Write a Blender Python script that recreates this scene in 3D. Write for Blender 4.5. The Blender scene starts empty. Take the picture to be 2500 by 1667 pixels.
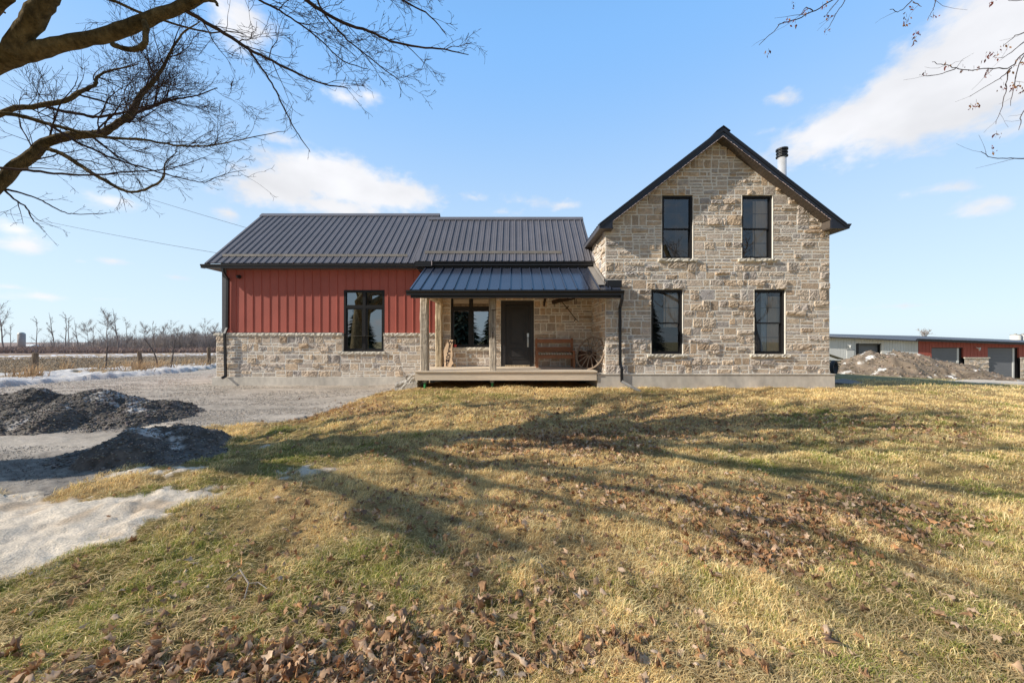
import bpy, bmesh, math, random
import numpy as np
from mathutils import Vector, Matrix
random.seed(7); RNG = np.random.default_rng(7)
sc = bpy.context.scene
DENOISE = True
COL = sc.collection
# ---------------------------------------------------------------- camera model used to read sizes off the photograph
F, CX, CY, EYE = 900.0, 1256.0, 833.5, 1.30
def P(px, py, Y): return Vector(((px-CX)*Y/F, Y, EYE+(CY-py)*Y/F))
def PX(px, Y): return (px-CX)*Y/F
def PZ(py, Y): return EYE+(CY-py)*Y/F
SUN = Vector((6.0, 1.6, -3.75)).normalized()      # direction the light travels

# ---------------------------------------------------------------- numpy noise and terrain
def _h(ix, iy, s):
    n = (ix.astype(np.int64)*374761393 + iy.astype(np.int64)*668265263 + s*974711) & 0xffffffff
    n = ((n ^ (n >> 13))*1274126177) & 0xffffffff
    return ((n ^ (n >> 16)) & 0xffff)/65535.0
def vnoise(x, y, s=0):
    x = np.asarray(x, float); y = np.asarray(y, float)
    ix = np.floor(x); iy = np.floor(y); fx = x-ix; fy = y-iy
    fx = fx*fx*(3-2*fx); fy = fy*fy*(3-2*fy)
    a = _h(ix, iy, s); b = _h(ix+1, iy, s); c = _h(ix, iy+1, s); d = _h(ix+1, iy+1, s)
    return (a*(1-fx)+b*fx)*(1-fy)+(c*(1-fx)+d*fx)*fy
def fbm(x, y, s=0, o=4):
    t = 0; a = .5; n = 0
    for i in range(o):
        t = t+a*vnoise(x*2**i+i*17.3, y*2**i-i*9.1, s+i); n += a; a *= .5
    return t/n
def sst(a, b, x):
    t = np.clip((np.asarray(x, float)-a)/(b-a), 0, 1); return t*t*(3-2*t)
def splus(x): return np.logaddexp(0, np.asarray(x, float))
def tz(X, Y):
    X = np.asarray(X, float); Y = np.asarray(Y, float)
    right = sst(-5.5, -1.5, X)
    z = -.30 + (.23*right+.04*(1-right))*sst(2.0, 10.6, Y)
    yb = np.clip(Y-11, 0, None)
    r2 = sst(4, 10, X)
    z = z - r2*(.04*splus(X-14) + .030*yb)
    yl = np.clip(Y-18, 0, 150)
    z = z - (1-r2)*(.02*yl)
    return np.maximum(z, -4.2)
def tzn(X, Y):
    X = np.asarray(X, float); Y = np.asarray(Y, float)
    near = 1-sst(14, 30, np.hypot(X, Y))
    return tz(X, Y)+(fbm(X*1.3, Y*1.3, 3)-.5)*.10*near+((fbm(X*4, Y*4, 5, 3)-.5)*.085+(fbm(X*10, Y*10, 6, 2)-.5)*.035)*near
def G(px, py):
    px = np.asarray(px, float); py = np.asarray(py, float)
    Y = 1.55*F/np.maximum(py-CY, 4)
    for _ in range(25):
        z = tz((px-CX)*Y/F, Y); Y = .5*Y+.5*(EYE-z)*F/np.maximum(py-CY, 4)
    return (px-CX)*Y/F, Y
def poly_px(pts):
    a = np.array(pts, float); x, y = G(a[:, 0], a[:, 1]); return np.stack([x, y], 1)
def sdist(X, Y, poly):
    """signed distance, positive inside"""
    n = len(poly); d = np.full(X.shape, 1e9); ins = np.zeros(X.shape, bool)
    for i in range(n):
        ax, ay = poly[i]; bx, by = poly[(i+1) % n]
        ex, ey = bx-ax, by-ay; wx, wy = X-ax, Y-ay
        t = np.clip((wx*ex+wy*ey)/(ex*ex+ey*ey+1e-12), 0, 1)
        d = np.minimum(d, (wx-ex*t)**2+(wy-ey*t)**2)
        c = ((ay > Y) != (by > Y)) & (X < (bx-ax)*(Y-ay)/((by-ay) if by != ay else 1e-9)+ax)
        ins ^= c
    return np.where(ins, 1, -1)*np.sqrt(d)

GRAVEL = poly_px([(-900, 965), (0, 946), (120, 934), (300, 921), (440, 909), (535, 899)]).tolist()+[[-9.9, 18], [-9.9, 14.0], [-3.3, 14.0], [-3.3, 12.2]]
GRAVEL += poly_px([(960, 950), (925, 958), (880, 974), (810, 1002), (720, 1022), (600, 1037), (470, 1048), (440, 1090), (330, 1140), (210, 1180), (120, 1212), (0, 1215), (-900, 1225)]).tolist()
GRAVEL = np.array(GRAVEL)
SNOWS = [poly_px(p) for p in (
 [(-500, 1225), (0, 1205), (100, 1216), (250, 1220), (330, 1212), (420, 1200), (500, 1190), (560, 1193), (545, 1213), (470, 1226), (455, 1250), (380, 1280), (300, 1312), (200, 1335), (60, 1395), (0, 1412), (-500, 1540)],
 [(190, 1178), (300, 1152), (420, 1140), (520, 1127), (590, 1108), (640, 1092), (655, 1098), (560, 1135), (440, 1152), (300, 1170)],
 [(560, 1190), (600, 1170), (650, 1155), (720, 1147), (800, 1140), (835, 1146), (740, 1166), (660, 1184)],
 [(268, 1085), (330, 1050), (390, 1030), (430, 1033), (480, 1056), (430, 1064), (330, 1078)],
 [(2310, 930), (2360, 926), (2440, 927), (2900, 931), (2900, 950), (2500, 940), (2400, 936)])]
BANK = np.array(poly_px([(-900, 966), (0, 947), (120, 935), (300, 922), (440, 910), (545, 898)]).tolist()+poly_px([(560, 889), (440, 894), (300, 904), (150, 913), (0, 921), (-900, 932)]).tolist())
PILES = {'big': [(-8.6, 7.6, .64, .44), (-10.2, 7.7, .60, .42), (-7.7, 7.4, .38, .36), (-9.6, 7.0, .32, .36), (-10.8, 7.0, .38, .42)],
         'small': [(-5.15, 5.35, .45, .60), (-5.8, 5.25, .18, .34), (-4.6, 5.3, .12, .24)],
         'dirt': [(22.2, 23, 1.62, .55), (21.0, 22.6, 1.0, .5), (24.4, 23.2, 1.66, .6), (23.3, 22.2, 1.2, .5), (26.2, 22.8, 1.25, .42), (28.0, 22.4, .6, .32), (25.2, 21.5, .75, .4)]}
def pile_h(X, Y, key, seed):
    h = np.full(X.shape, -9.0)
    k = 2.5 if key == 'dirt' else 1.0
    wx = X+(fbm(X*1.7/k, Y*1.7/k, seed)-.5)*.8*k; wy = Y+(fbm(X*1.7/k+9, Y*1.7/k, seed+3)-.5)*.8*k
    for cx, cy, H, s in PILES[key]:
        h = np.maximum(h, H-s*np.sqrt((wx-cx)**2+(wy-cy)**2+(.12*k)**2))
    return h+(fbm(X*3.5/k, Y*3.5/k, seed+7)-.5)*.16*k+(fbm(X*11/k, Y*11/k, seed+8, 3)-.5)*.045*k+(fbm(X*34/k, Y*34/k, seed+9, 2)-.5)*.03*k

# ---------------------------------------------------------------- materials
def N(nt, t, **kw):
    n = nt.nodes.new(t)
    for k, v in kw.items():
        if k in n.inputs.keys() if isinstance(k, str) else False: n.inputs[k].default_value = v
        else: setattr(n, k, v)
    return n
def pm(name, col=(.5, .5, .5), rough=.7, metal=0., spec=.5, noise=(8, .25), noise2=None, bump=None, bump2=None, vcol=False, scale=(1, 1, 1), coat=0., subs=None, trans=0.):
    m = bpy.data.materials.new(name); m.use_nodes = True; nt = m.node_tree
    b = nt.nodes['Principled BSDF']; L = nt.links.new
    b.inputs['Roughness'].default_value = rough; b.inputs['Metallic'].default_value = metal
    b.inputs['Specular IOR Level'].default_value = spec; b.inputs['Coat Weight'].default_value = coat
    tc = nt.nodes.new('ShaderNodeTexCoord'); mp = nt.nodes.new('ShaderNodeMapping'); mp.inputs['Scale'].default_value = scale
    L(tc.outputs['Object'], mp.inputs['Vector'])
    if vcol:
        a = nt.nodes.new('ShaderNodeAttribute'); a.attribute_name = 'Col'; c = a.outputs['Color']
    else:
        r = nt.nodes.new('ShaderNodeRGB'); r.outputs[0].default_value = (*col, 1); c = r.outputs[0]
    for ns in (noise, noise2):
        if not ns: continue
        t = nt.nodes.new('ShaderNodeTexNoise'); t.inputs['Scale'].default_value = ns[0]; t.inputs['Detail'].default_value = 5
        L(mp.outputs[0], t.inputs['Vector'])
        mr = nt.nodes.new('ShaderNodeMapRange'); mr.inputs['From Min'].default_value = .25; mr.inputs['From Max'].default_value = .75
        mr.inputs['To Min'].default_value = 1-ns[1]; mr.inputs['To Max'].default_value = 1+ns[1]
        L(t.outputs['Fac'], mr.inputs['Value'])
        mx = nt.nodes.new('ShaderNodeVectorMath'); mx.operation = 'SCALE'
        L(c, mx.inputs[0]); L(mr.outputs[0], mx.inputs['Scale']); c = mx.outputs[0]
    L(c, b.inputs['Base Color'])
    prev = None
    for bs in (bump, bump2):
        if not bs: continue
        t = nt.nodes.new('ShaderNodeTexNoise'); t.inputs['Scale'].default_value = bs[0]; t.inputs['Detail'].default_value = 6
        t.inputs['Roughness'].default_value = .65
        L(mp.outputs[0], t.inputs['Vector'])
        bn = nt.nodes.new('ShaderNodeBump'); bn.inputs['Strength'].default_value = bs[1]; bn.inputs['Distance'].default_value = bs[2]
        L(t.outputs['Fac'], bn.inputs['Height'])
        if prev: L(prev, bn.inputs['Normal'])
        prev = bn.outputs[0]
    if prev: L(prev, b.inputs['Normal'])
    if trans:
        tr = nt.nodes.new('ShaderNodeBsdfTranslucent'); L(c, tr.inputs['Color'])
        ms = nt.nodes.new('ShaderNodeMixShader'); ms.inputs[0].default_value = trans
        L(b.outputs[0], ms.inputs[1]); L(tr.outputs[0], ms.inputs[2]); L(ms.outputs[0], nt.nodes['Material Output'].inputs['Surface'])
    return m
def glass(name, refl, tint=.45):
    m = bpy.data.materials.new(name); m.use_nodes = True; nt = m.node_tree; nt.nodes.clear(); L = nt.links.new
    out = nt.nodes.new('ShaderNodeOutputMaterial'); g = nt.nodes.new('ShaderNodeBsdfGlossy'); g.inputs['Roughness'].default_value = .0
    g.inputs['Color'].default_value = (.9, .95, 1, 1)
    t = nt.nodes.new('ShaderNodeBsdfTransparent'); t.inputs['Color'].default_value = (tint, tint, tint*1.02, 1)
    lw = nt.nodes.new('ShaderNodeFresnel'); lw.inputs['IOR'].default_value = 1.5
    mr = nt.nodes.new('ShaderNodeMapRange'); mr.inputs['From Min'].default_value = .04; mr.inputs['From Max'].default_value = 1
    mr.inputs['To Min'].default_value = refl; mr.inputs['To Max'].default_value = 1
    ns = nt.nodes.new('ShaderNodeTexNoise'); ns.inputs['Scale'].default_value = 1.1; ns.inputs['Detail'].default_value = 1
    tc = nt.nodes.new('ShaderNodeTexCoord'); L(tc.outputs['Object'], ns.inputs['Vector'])
    bp = nt.nodes.new('ShaderNodeBump'); bp.inputs['Strength'].default_value = .08; bp.inputs['Distance'].default_value = .02
    L(ns.outputs['Fac'], bp.inputs['Height']); L(bp.outputs[0], g.inputs['Normal'])
    mx = nt.nodes.new('ShaderNodeMixShader'); L(lw.outputs[0], mr.inputs['Value']); L(mr.outputs[0], mx.inputs[0])
    L(t.outputs[0], mx.inputs[1]); L(g.outputs[0], mx.inputs[2]); L(mx.outputs[0], out.inputs['Surface'])
    return m
M = {}
M['stone'] = pm('rough_stone', rough=.9, spec=.2, vcol=True, noise=(9, .22), noise2=(45, .22), bump=(38, 1.0, .03), bump2=(90, .7, .012))
M['mortar'] = pm('mortar', (.86, .81, .73), .95, spec=.1, noise=(6, .10), bump=(90, .3, .01))
M['ledge'] = pm('limestone_ledge', (.74, .68, .58), .9, spec=.2, noise=(12, .15), bump=(40, .8, .03))
M['concrete'] = pm('concrete', (.66, .61, .54), .9, spec=.2, noise=(1.4, .26), noise2=(9, .12), bump=(60, .15, .01), scale=(1, 1, .6))
M['siding'] = pm('red_siding', (.46, .122, .092), .55, spec=.3, noise=(1.1, .10), noise2=(30, .05), bump=(2.5, .15, .02))
M['black'] = pm('black_metal', (.016, .016, .019), .38, spec=.5, noise=(3, .2), bump=(6, .05, .01))
M['frame'] = pm('black_window_frame', (.013, .012, .013), .45, spec=.4, noise=(3, .1))
M['fascia'] = pm('navy_black_fascia', (.022, .026, .040), .42, spec=.5, noise=(2, .18))
M['roof'] = pm('charcoal_metal_roof', (.155, .148, .165), .5, spec=.5, noise=(1.4, .10), noise2=(8, .06), bump=(1.5, .08, .02))
M['proof'] = pm('dark_glossy_metal_roof', (.045, .052, .075), .22, spec=.8, noise=(1.2, .10), bump=(1.3, .12, .03))
M['guard'] = pm('snow_guard_bar', (.30, .27, .24), .5, noise=(2, .25))
M['soffit'] = pm('brown_soffit', (.11, .088, .072), .6, noise=(4, .12))
M['trim'] = pm('grey_corner_trim', (.10, .10, .115), .5, noise=(20, .15))
M['led'] = pm('pale_edge_trim', (.72, .58, .56), .5, noise=(40, .2))  # pale colour for painted sun glints on soffit lips, and the gutter cap
M['timber'] = pm('weathered_timber', (.50, .40, .27), .9, spec=.15, noise=(5, .4), noise2=(26, .55), bump=(20, 1.0, .04), scale=(1, 1, .10))
M['timberg'] = pm('grey_weathered_timber', (.47, .40, .32), .9, spec=.15, noise=(5, .4), noise2=(26, .55), bump=(20, 1.0, .04), scale=(1, 1, .10))
M['deck'] = pm('pale_deck_board', (.78, .66, .52), .75, spec=.2, noise=(6, .13), noise2=(30, .10), bump=(25, .2, .01), scale=(.12, 1, 1))
M['ceil'] = pm('wood_ceiling', (.68, .50, .33), .8, noise=(6, .2), scale=(.15, 1, 1))
M['door'] = pm('charcoal_door', (.030, .028, .030), .45, spec=.5, noise=(3, .12))
M['steel'] = pm('brushed_steel', (.62, .61, .60), .3, metal=1., noise=(20, .1))
M['pipe'] = pm('stainless_flue', (.78, .78, .79), .35, metal=.35, noise=(9, .06))
M['benchw'] = pm('stained_bench_wood', (.36, .15, .07), .55, spec=.4, noise=(8, .25), noise2=(40, .15), scale=(.3, 1, 1))
M['cushion'] = pm('bench_cushion', (.55, .52, .45), .9, vcol=True, noise=(60, .1))
M['wheelw'] = pm('weathered_wheel_wood', (.24, .175, .125), .85, noise=(12, .3), bump=(40, .4, .01))
M['iron'] = pm('rusty_iron', (.05, .03, .02), .8, noise=(15, .4), bump=(40, .4, .01))
M['crate'] = pm('brown_crate_wood', (.12, .055, .03), .8, noise=(9, .45), noise2=(35, .3), bump=(30, .5, .01), scale=(1, 1, .3))
M['board'] = pm('live_edge_wood', (.78, .56, .37), .6, spec=.3, noise=(9, .18), noise2=(28, .18), scale=(1, 1, .12))
M['ink'] = pm('burnt_lettering', (.035, .02, .018), .8, noise=(30, .2))
M['green'] = pm('green_pipe', (.05, .32, .10), .5, noise=(10, .2))
M['grey'] = pm('galvanised_bracket', (.42, .42, .40), .5, metal=.3, noise=(10, .2))
M['white'] = pm('white_paint', (.75, .75, .73), .6, noise=(10, .06))
M['red'] = pm('red_enamel', (.55, .05, .06), .35, noise=(10, .1))
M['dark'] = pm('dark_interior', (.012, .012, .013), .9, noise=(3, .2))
M['curtain'] = pm('beige_curtain', (.85, .70, .52), .9, noise=(3, .1), trans=.3)
M['curtainb'] = pm('pale_blue_curtain', (.60, .72, .80), .9, noise=(3, .1), trans=.3)
M['blind'] = pm('tan_blind', (.42, .33, .22), .85, noise=(40, .08), scale=(.2, 1, 3))
M['ground'] = pm('ground_surface', rough=.95, spec=.1, vcol=True, noise=(2.2, .12), noise2=(60, .32), bump=(70, .6, .02), bump2=(14, .12, .03))
M['grass'] = pm('grass_blades', rough=.75, spec=.25, vcol=True, noise=None, trans=.30)
M['leaf'] = pm('dry_leaves', rough=.8, spec=.2, vcol=True, noise=(60, .25), trans=.15)
M['bark'] = pm('maple_bark', (.19, .137, .066), .95, spec=.1, noise=(2.2, .45), noise2=(16, .6), bump=(13, 1.0, .09), bump2=(40, .8, .03), scale=(1, 1, .6))
M['twig'] = pm('twig_bark', (.075, .050, .042), .9, spec=.1, noise=(6, .3))
M['farbark'] = pm('distant_bark', (.33, .28, .255), .95, spec=.05, noise=(.3, .25))  # distance haze put into a paler bark colour
M['brush'] = pm('distant_brush', rough=.95, spec=.05, vcol=True, noise=(.4, .2))
M['rock'] = pm('gravel_stones', rough=.85, spec=.25, vcol=True, noise=(30, .25), bump=(60, .5, .01))
M['post'] = pm('fence_post_wood', (.21, .16, .115), .95, spec=.1, noise=(6, .35), noise2=(30, .3), bump=(25, .7, .02), scale=(1, 1, .15))
M['tposth'] = pm('rusty_steel_post', (.075, .06, .055), .8, noise=(12, .3))
M['gwhite'] = pm('pale_metal_cladding', (.80, .80, .78), .5, noise=(1.0, .08), scale=(1, 1, .2))
M['cream'] = pm('cream_metal_cladding', (.84, .80, .74), .5, noise=(1.0, .06))
M['groof'] = pm('dark_shed_roof', (.07, .068, .078), .5, noise=(1, .15))
M['gdoor'] = pm('grey_roller_door', (.21, .22, .245), .55, noise=(1.2, .06))
M['silo'] = pm('silo_concrete', (.40, .36, .34), .9, noise=(.6, .15), scale=(1, 1, 3))
M['pine'] = pm('far_conifer', (.055, .070, .045), .95, spec=.05, noise=(2, .4))
M['tarp'] = pm('black_sheet_metal', (.012, .014, .025), .6, noise=(3, .3))
M['lumber'] = pm('raw_lumber', (.50, .36, .20), .85, noise=(8, .25), scale=(.3, 1, 1))
M['tyre'] = pm('black_rubber', (.02, .02, .022), .8, noise=(10, .2))
M['wire'] = pm('cable_black', (.03, .03, .035), .6, noise=(5, .1))
M['palet'] = pm('bleached_twig', (.40, .33, .26), .9, noise=(20, .2))
G1 = glass('window_glass_clear', .42, .35); G2 = glass('window_glass_screened', .15, .95); G3 = glass('porch_window_glass', .55, .35)

# ---------------------------------------------------------------- mesh builder
class MB:
    def __init__(s): s.v = []; s.f = []; s.m = []; s.c = []; s.mi = 0; s.col = (1, 1, 1)
    def vert(s, p): s.v.append(tuple(p)); s.c.append(s.col); return len(s.v)-1
    def face(s, idx): s.f.append(tuple(idx)); s.m.append(s.mi)
    def poly(s, pts): s.face([s.vert(p) for p in pts])
    def box(s, x0, x1, y0, y1, z0, z1):
        i = [s.vert(p) for p in ((x0, y0, z0), (x1, y0, z0), (x1, y1, z0), (x0, y1, z0), (x0, y0, z1), (x1, y0, z1), (x1, y1, z1), (x0, y1, z1))]
        for q in ((0, 1, 5, 4), (1, 2, 6, 5), (2, 3, 7, 6), (3, 0, 4, 7), (4, 5, 6, 7), (3, 2, 1, 0)): s.face([i[k] for k in q])
    def prism(s, prof, fn, a, b):
        """prof: 2-D outline, extruded by fn(p, t) from t=a to t=b"""
        A = [s.vert(fn(p, a)) for p in prof]; B = [s.vert(fn(p, b)) for p in prof]; n = len(prof)
        s.face(A[::-1]); s.face(B)
        for i in range(n): j = (i+1) % n; s.face((A[i], A[j], B[j], B[i]))
    def beam(s, p, q, w, h, up=(0, 0, 1)):
        p = Vector(p); q = Vector(q); d = (q-p).normalized(); u = Vector(up)
        r = d.cross(u)
        if r.length < 1e-4: r = d.cross(Vector((0, 1, 0)))
        r.normalize(); u = r.cross(d)
        c = [(-w/2, -h/2), (w/2, -h/2), (w/2, h/2), (-w/2, h/2)]
        s.prism(c, lambda k, t: (p if t == 0 else q)+r*k[0]+u*k[1], 0, 1)
    def tube(s, pts, rad, n=6, cap=True):
        pts = [Vector(p) for p in pts]; k = len(pts)
        if not hasattr(rad, '__len__'): rad = [rad]*k
        rings = []; ref = None
        for i in range(k):
            d = (pts[min(i+1, k-1)]-pts[max(i-1, 0)])
            if d.length < 1e-9: d = Vector((0, 0, 1))
            d.normalize()
            if ref is None: ref = Vector((0, 0, 1)) if abs(d.z) < .9 else Vector((1, 0, 0))
            r = (ref-d*ref.dot(d))
            if r.length < 1e-5: r = d.orthogonal()
            r.normalize(); ref = r; u = d.cross(r)
            rings.append([s.vert(pts[i]+(r*math.cos(2*math.pi*a/n)+u*math.sin(2*math.pi*a/n))*rad[i]) for a in range(n)])
        for i in range(k-1):
            A, B = rings[i], rings[i+1]
            for a in range(n): b = (a+1) % n; s.face((A[a], A[b], B[b], B[a]))
        if cap: s.face(rings[0][::-1]); s.face(rings[-1])
    def lathe(s, cx, cy, prof, n=20):
        rings = [[s.vert((cx+r*math.cos(2*math.pi*a/n), cy+r*math.sin(2*math.pi*a/n), z)) for a in range(n)] for r, z in prof]
        for A, B in zip(rings, rings[1:]):
            for a in range(n): b = (a+1) % n; s.face((A[a], A[b], B[b], B[a]))
        s.face(rings[0][::-1]); s.face(rings[-1])
    def build(s, name, mats, parent=None, smooth=False, loc=None):
        me = bpy.data.meshes.new(name); me.from_pydata(s.v, [], s.f)
        if not isinstance(mats, (list, tuple)): mats = [mats]
        for m in mats: me.materials.append(m)
        if len(mats) > 1: me.polygons.foreach_set('material_index', s.m)
        a = me.attributes.new('Col', 'FLOAT_COLOR', 'POINT')
        c = np.ones((len(s.v), 4), np.float32); c[:, :3] = np.array(s.c, np.float32).reshape(-1, 3); a.data.foreach_set('color', c.ravel())
        if smooth: me.polygons.foreach_set('use_smooth', [True]*len(me.polygons))
        me.update()
        return link(name, me, parent, loc)
def link(name, me, parent=None, loc=None):
    o = bpy.data.objects.new(name, me); COL.objects.link(o)
    if loc is not None: o.location = loc
    if parent is not None:
        o.parent = parent
        if loc is None and not parent.get('_local'): o.matrix_parent_inverse = wmat(parent).inverted()
    return o
def wmat(o):
    m = Matrix.LocRotScale(o.location, o.rotation_euler, o.scale)
    return wmat(o.parent) @ o.matrix_parent_inverse @ m if o.parent else m
def np_mesh(name, V, Fc, C, mat, parent=None, smooth=False):
    """V (n,3), Fc (m,k) same-size faces, C (n,3)"""
    me = bpy.data.meshes.new(name); n = len(V); m, k = Fc.shape
    me.vertices.add(n); me.vertices.foreach_set('co', V.astype(np.float32).ravel())
    me.loops.add(m*k); me.loops.foreach_set('vertex_index', Fc.astype(np.int32).ravel())
    me.polygons.add(m); me.polygons.foreach_set('loop_start', np.arange(0, m*k, k, dtype=np.int32))
    me.materials.append(mat)
    if smooth: me.polygons.foreach_set('use_smooth', np.ones(m, bool))
    a = me.attributes.new('Col', 'FLOAT_COLOR', 'POINT'); c = np.ones((n, 4), np.float32); c[:, :3] = C; a.data.foreach_set('color', c.ravel())
    me.update(calc_edges=True); me.validate()
    return link(name, me, parent)
def thing(name, label, cat, loc=(0, 0, 0), group=None, local=False, rotz=0):
    o = bpy.data.objects.new(name, None); COL.objects.link(o); o.location = loc; o.rotation_euler = (0, 0, rotz); o.empty_display_size = .2
    if local: o['_local'] = 1
    return tag(o, label, cat, group)
def tag(o, label, cat, group=None):
    o['label'] = label; o['category'] = cat
    if group: o['group'] = group
    return o
def kind(o, k): o['kind'] = k; return o
def copy_tree(o, parent=None):
    c = o.copy(); COL.objects.link(c)
    if parent is not None: c.parent = parent; c.matrix_parent_inverse = o.matrix_parent_inverse
    for ch in o.children: copy_tree(ch, c)
    return c

# ================================================================= HOUSE
YG, YP, YW, YS = 11.0, 12.86, 13.2, 13.1          # gable wall, porch wall, wing siding, wing stone faces
XL, XR = 2.713, 9.40                               # gable house side walls
house = thing('farmhouse', 'stone farmhouse with steep black gable, red-sided wing and covered front porch', 'house', (0, 13, 0))

STONES = [tuple(q*min(1.55, .68/t[0])*(1, .95, .955)[i_] for i_, q in enumerate(t)) for t in [(.46, .39, .30), (.42, .365, .295), (.50, .43, .335), (.36, .325, .28), (.33, .305, .275), (.53, .46, .36), (.41, .335, .245), (.45, .40, .335), (.37, .305, .23)]]
def bands(z0, z1, h=.265):
    n = max(1, round((z1-z0)/h)); ws = [random.uniform(.8, 1.25) for _ in range(n)]; t = sum(ws); out = []; z = z0
    for w in ws: out.append((z, z+w/t*(z1-z0))); z = out[-1][1]
    return out
def split_cells(u0, u1, z0, z1):
    """random ashlar: one band cut into tall stones and stacks of two or three thin ones"""
    cells = []; u = u0; H = z1-z0
    while u < u1-1e-4:
        w = random.uniform(.3, .85)
        if u1-u-w < .22: w = u1-u
        r = random.random()
        if r < .32 and w < .7 or H < .13:
            k = max(1, round(w/random.uniform(.19, .36)))
            for i in range(k): cells.append((u+w*i/k, u+w*(i+1)/k, z0, z1))
        else:
            if r < .84: q = random.choice((.30, .36, .42, .5, .58, .66, .70)); lv = [z0, z0+H*q, z1]
            else: lv = [z0, z0+H*.3, z0+H*.68, z1]
            for a, b in zip(lv, lv[1:]):
                uu = u
                while uu < u+w-1e-4:
                    ww = random.uniform(.17, .54)*(1.0 if b-a > .09 else .85)
                    if u+w-uu-ww < .11: ww = u+w-uu
                    cells.append((uu, uu+ww, a, b)); uu += ww
        u += w
    return cells
def stone_face(mb, fn, cell, rough=1.0):
    u0, u1, v0, v1 = cell; g = .0125
    u0 += g; u1 -= g; v0 += g; v1 -= g*1.0
    if u1-u0 < .02 or v1-v0 < .015: return
    nu = max(3, min(10, int((u1-u0)/.04)+1)); nv = max(3, min(7, int((v1-v0)/.035)+1))
    base = random.choice(STONES); k = random.uniform(.91, 1.09); c = [x*k for x in base]; w = random.uniform(-.05, .05); c = [c[0]*(1+w), c[1], c[2]*(1-w*1.4)]
    mb.col = tuple(c); mb.mi = 0
    amp = random.uniform(.0025, .0055)*rough; chunk = False
    if (v1-v0) > .085 and random.random() < .60: amp = random.choice((random.uniform(.012, .022), random.uniform(.024, .052)))*rough; chunk = True
    planes = [(random.uniform(.75, 1.4), random.gauss(0, .8), random.gauss(0, .5)) for _ in range(3)]
    ph = random.uniform(0, 50)
    cr = random.uniform(.004, .014)
    idx = []
    eu = min(.2, .012/(u1-u0)); ev = min(.22, .011/(v1-v0)); nu += 1; nv += 1
    SU = [0]+[eu+(1-2*eu)*k/(nu-2) for k in range(nu-1)]+[1]; SV = [0]+[ev+(1-2*ev)*k/(nv-2) for k in range(nv-1)]+[1]
    for j in range(nv+1):
        row = []
        for i in range(nu+1):
            s = SU[i]; t = SV[j]
            uu = u0+(u1-u0)*s; vv = v0+(v1-v0)*t
            if i in (0, nu) or j in (0, nv):
                d = -.004
                if i == 0 and j in (0, nv): uu += cr
                if i == nu and j in (0, nv): uu -= cr
                uu += random.gauss(0, .0025); vv += random.gauss(0, .0025)
            else:
                d = min(a+bx*(s-.5)*2*.6+bz*(t-.5)*2*.6 for a, bx, bz in planes)
                d = max(.2, min(1.35, d))*amp+random.gauss(0, .0055 if chunk else .0014)*rough+.002
                uu += random.gauss(0, .005); vv += random.gauss(0, .004)
            row.append(mb.vert(fn(uu, vv, d)))
        idx.append(row)
    for j in range(nv):
        for i in range(nu):
            mb.face((idx[j][i], idx[j][i+1], idx[j+1][i+1], idx[j+1][i]))
def stone_wall(name, fn, u0, u1, zl, opens=(), clips=(), rough=1.0, reveal=.10, ulim=None):
    """zl: z levels that courses line up with. fn(u, v, d): d is how far the stone stands proud of the mortar."""
    mb = MB()
    zs = sorted(set(zl))
    for za, zb in zip(zs, zs[1:]):
        for b0, b1 in bands(za, zb):
            lo, hi = (u0, u1) if ulim is None else ulim(b0)
            iv = [(lo, hi)]
            for ox0, ox1, oz0, oz1 in opens:
                if b0 >= oz0-1e-4 and b1 <= oz1+1e-4:
                    iv = [q for a, b in iv for q in ((a, min(b, ox0)), (max(a, ox1), b)) if q[1]-q[0] > .02]
            for a, b in iv:
                for c in split_cells(a, b, b0, b1): stone_face(mb, fn, c, rough)
                mb.mi = 1; mb.col = (1, 1, 1)
                mb.poly([fn(a, b0, 0), fn(b, b0, 0), fn(b, b1, 0), fn(a, b1, 0)])
    mb.mi = 1
    for ox0, ox1, oz0, oz1 in opens:
        for q in (((ox0, oz0), (ox0, oz1)), ((ox0, oz1), (ox1, oz1)), ((ox1, oz1), (ox1, oz0)), ((ox1, oz0), (ox0, oz0))):
            mb.poly([fn(*q[0], .012), fn(*q[1], .012), fn(*q[1], -reveal), fn(*q[0], -reveal)])
    o = mb.build(name, [M['stone'], M['mortar']], house)
    if clips:
        bm = bmesh.new(); bm.from_mesh(o.data)
        for co, no in clips:
            bmesh.ops.bisect_plane(bm, geom=bm.verts[:]+bm.edges[:]+bm.faces[:], plane_co=co, plane_no=no, clear_outer=True)
        bm.to_mesh(o.data); bm.free()
    return o

# --- gable windows (opening rectangles)
def rect(px0, px1, py0, py1, Y): return (PX(px0, Y), PX(px1, Y), PZ(py1, Y), PZ(py0, Y))
W_UL = rect(1616, 1691.8, 476.5, 631.5, YG); W_UR = rect(1810.8, 1886.5, 476.5, 631.5, YG)
W_LL = rect(1589.5, 1667, 706.6, 864.2, YG); W_LR = rect(1840.7, 1917, 706.6, 864.2, YG)
AP, ZA, ZE = 6.035, 7.49, 4.718; XE0, XE1 = 2.457, 9.61; SL = (ZA-ZE)/(AP-XE0)
ZF = .337                                            # top of foundation under the gable
front = lambda Y: (lambda u, v, d: (u, Y-d, v))
nL = Vector((-SL, 0, 1)).normalized(); nR = Vector((SL, 0, 1)).normalized()
def gable_lim(z):
    k = max(0, (z-4.75)/SL); return (max(XL, XL-.3+k), min(XR, XR+.3-k))
stone_wall('gable_wall', front(YG), XL, XR, [ZF, W_LL[2]-.1, W_LL[2], W_LL[3], W_UL[2]-.1, W_UL[2], W_UL[3], 4.75, 7.25],
           [W_UL, W_UR, W_LL, W_LR], [(Vector((AP, 0, ZA-.17)), nL), (Vector((AP, 0, ZA-.17)), nR)], ulim=gable_lim)
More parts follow.
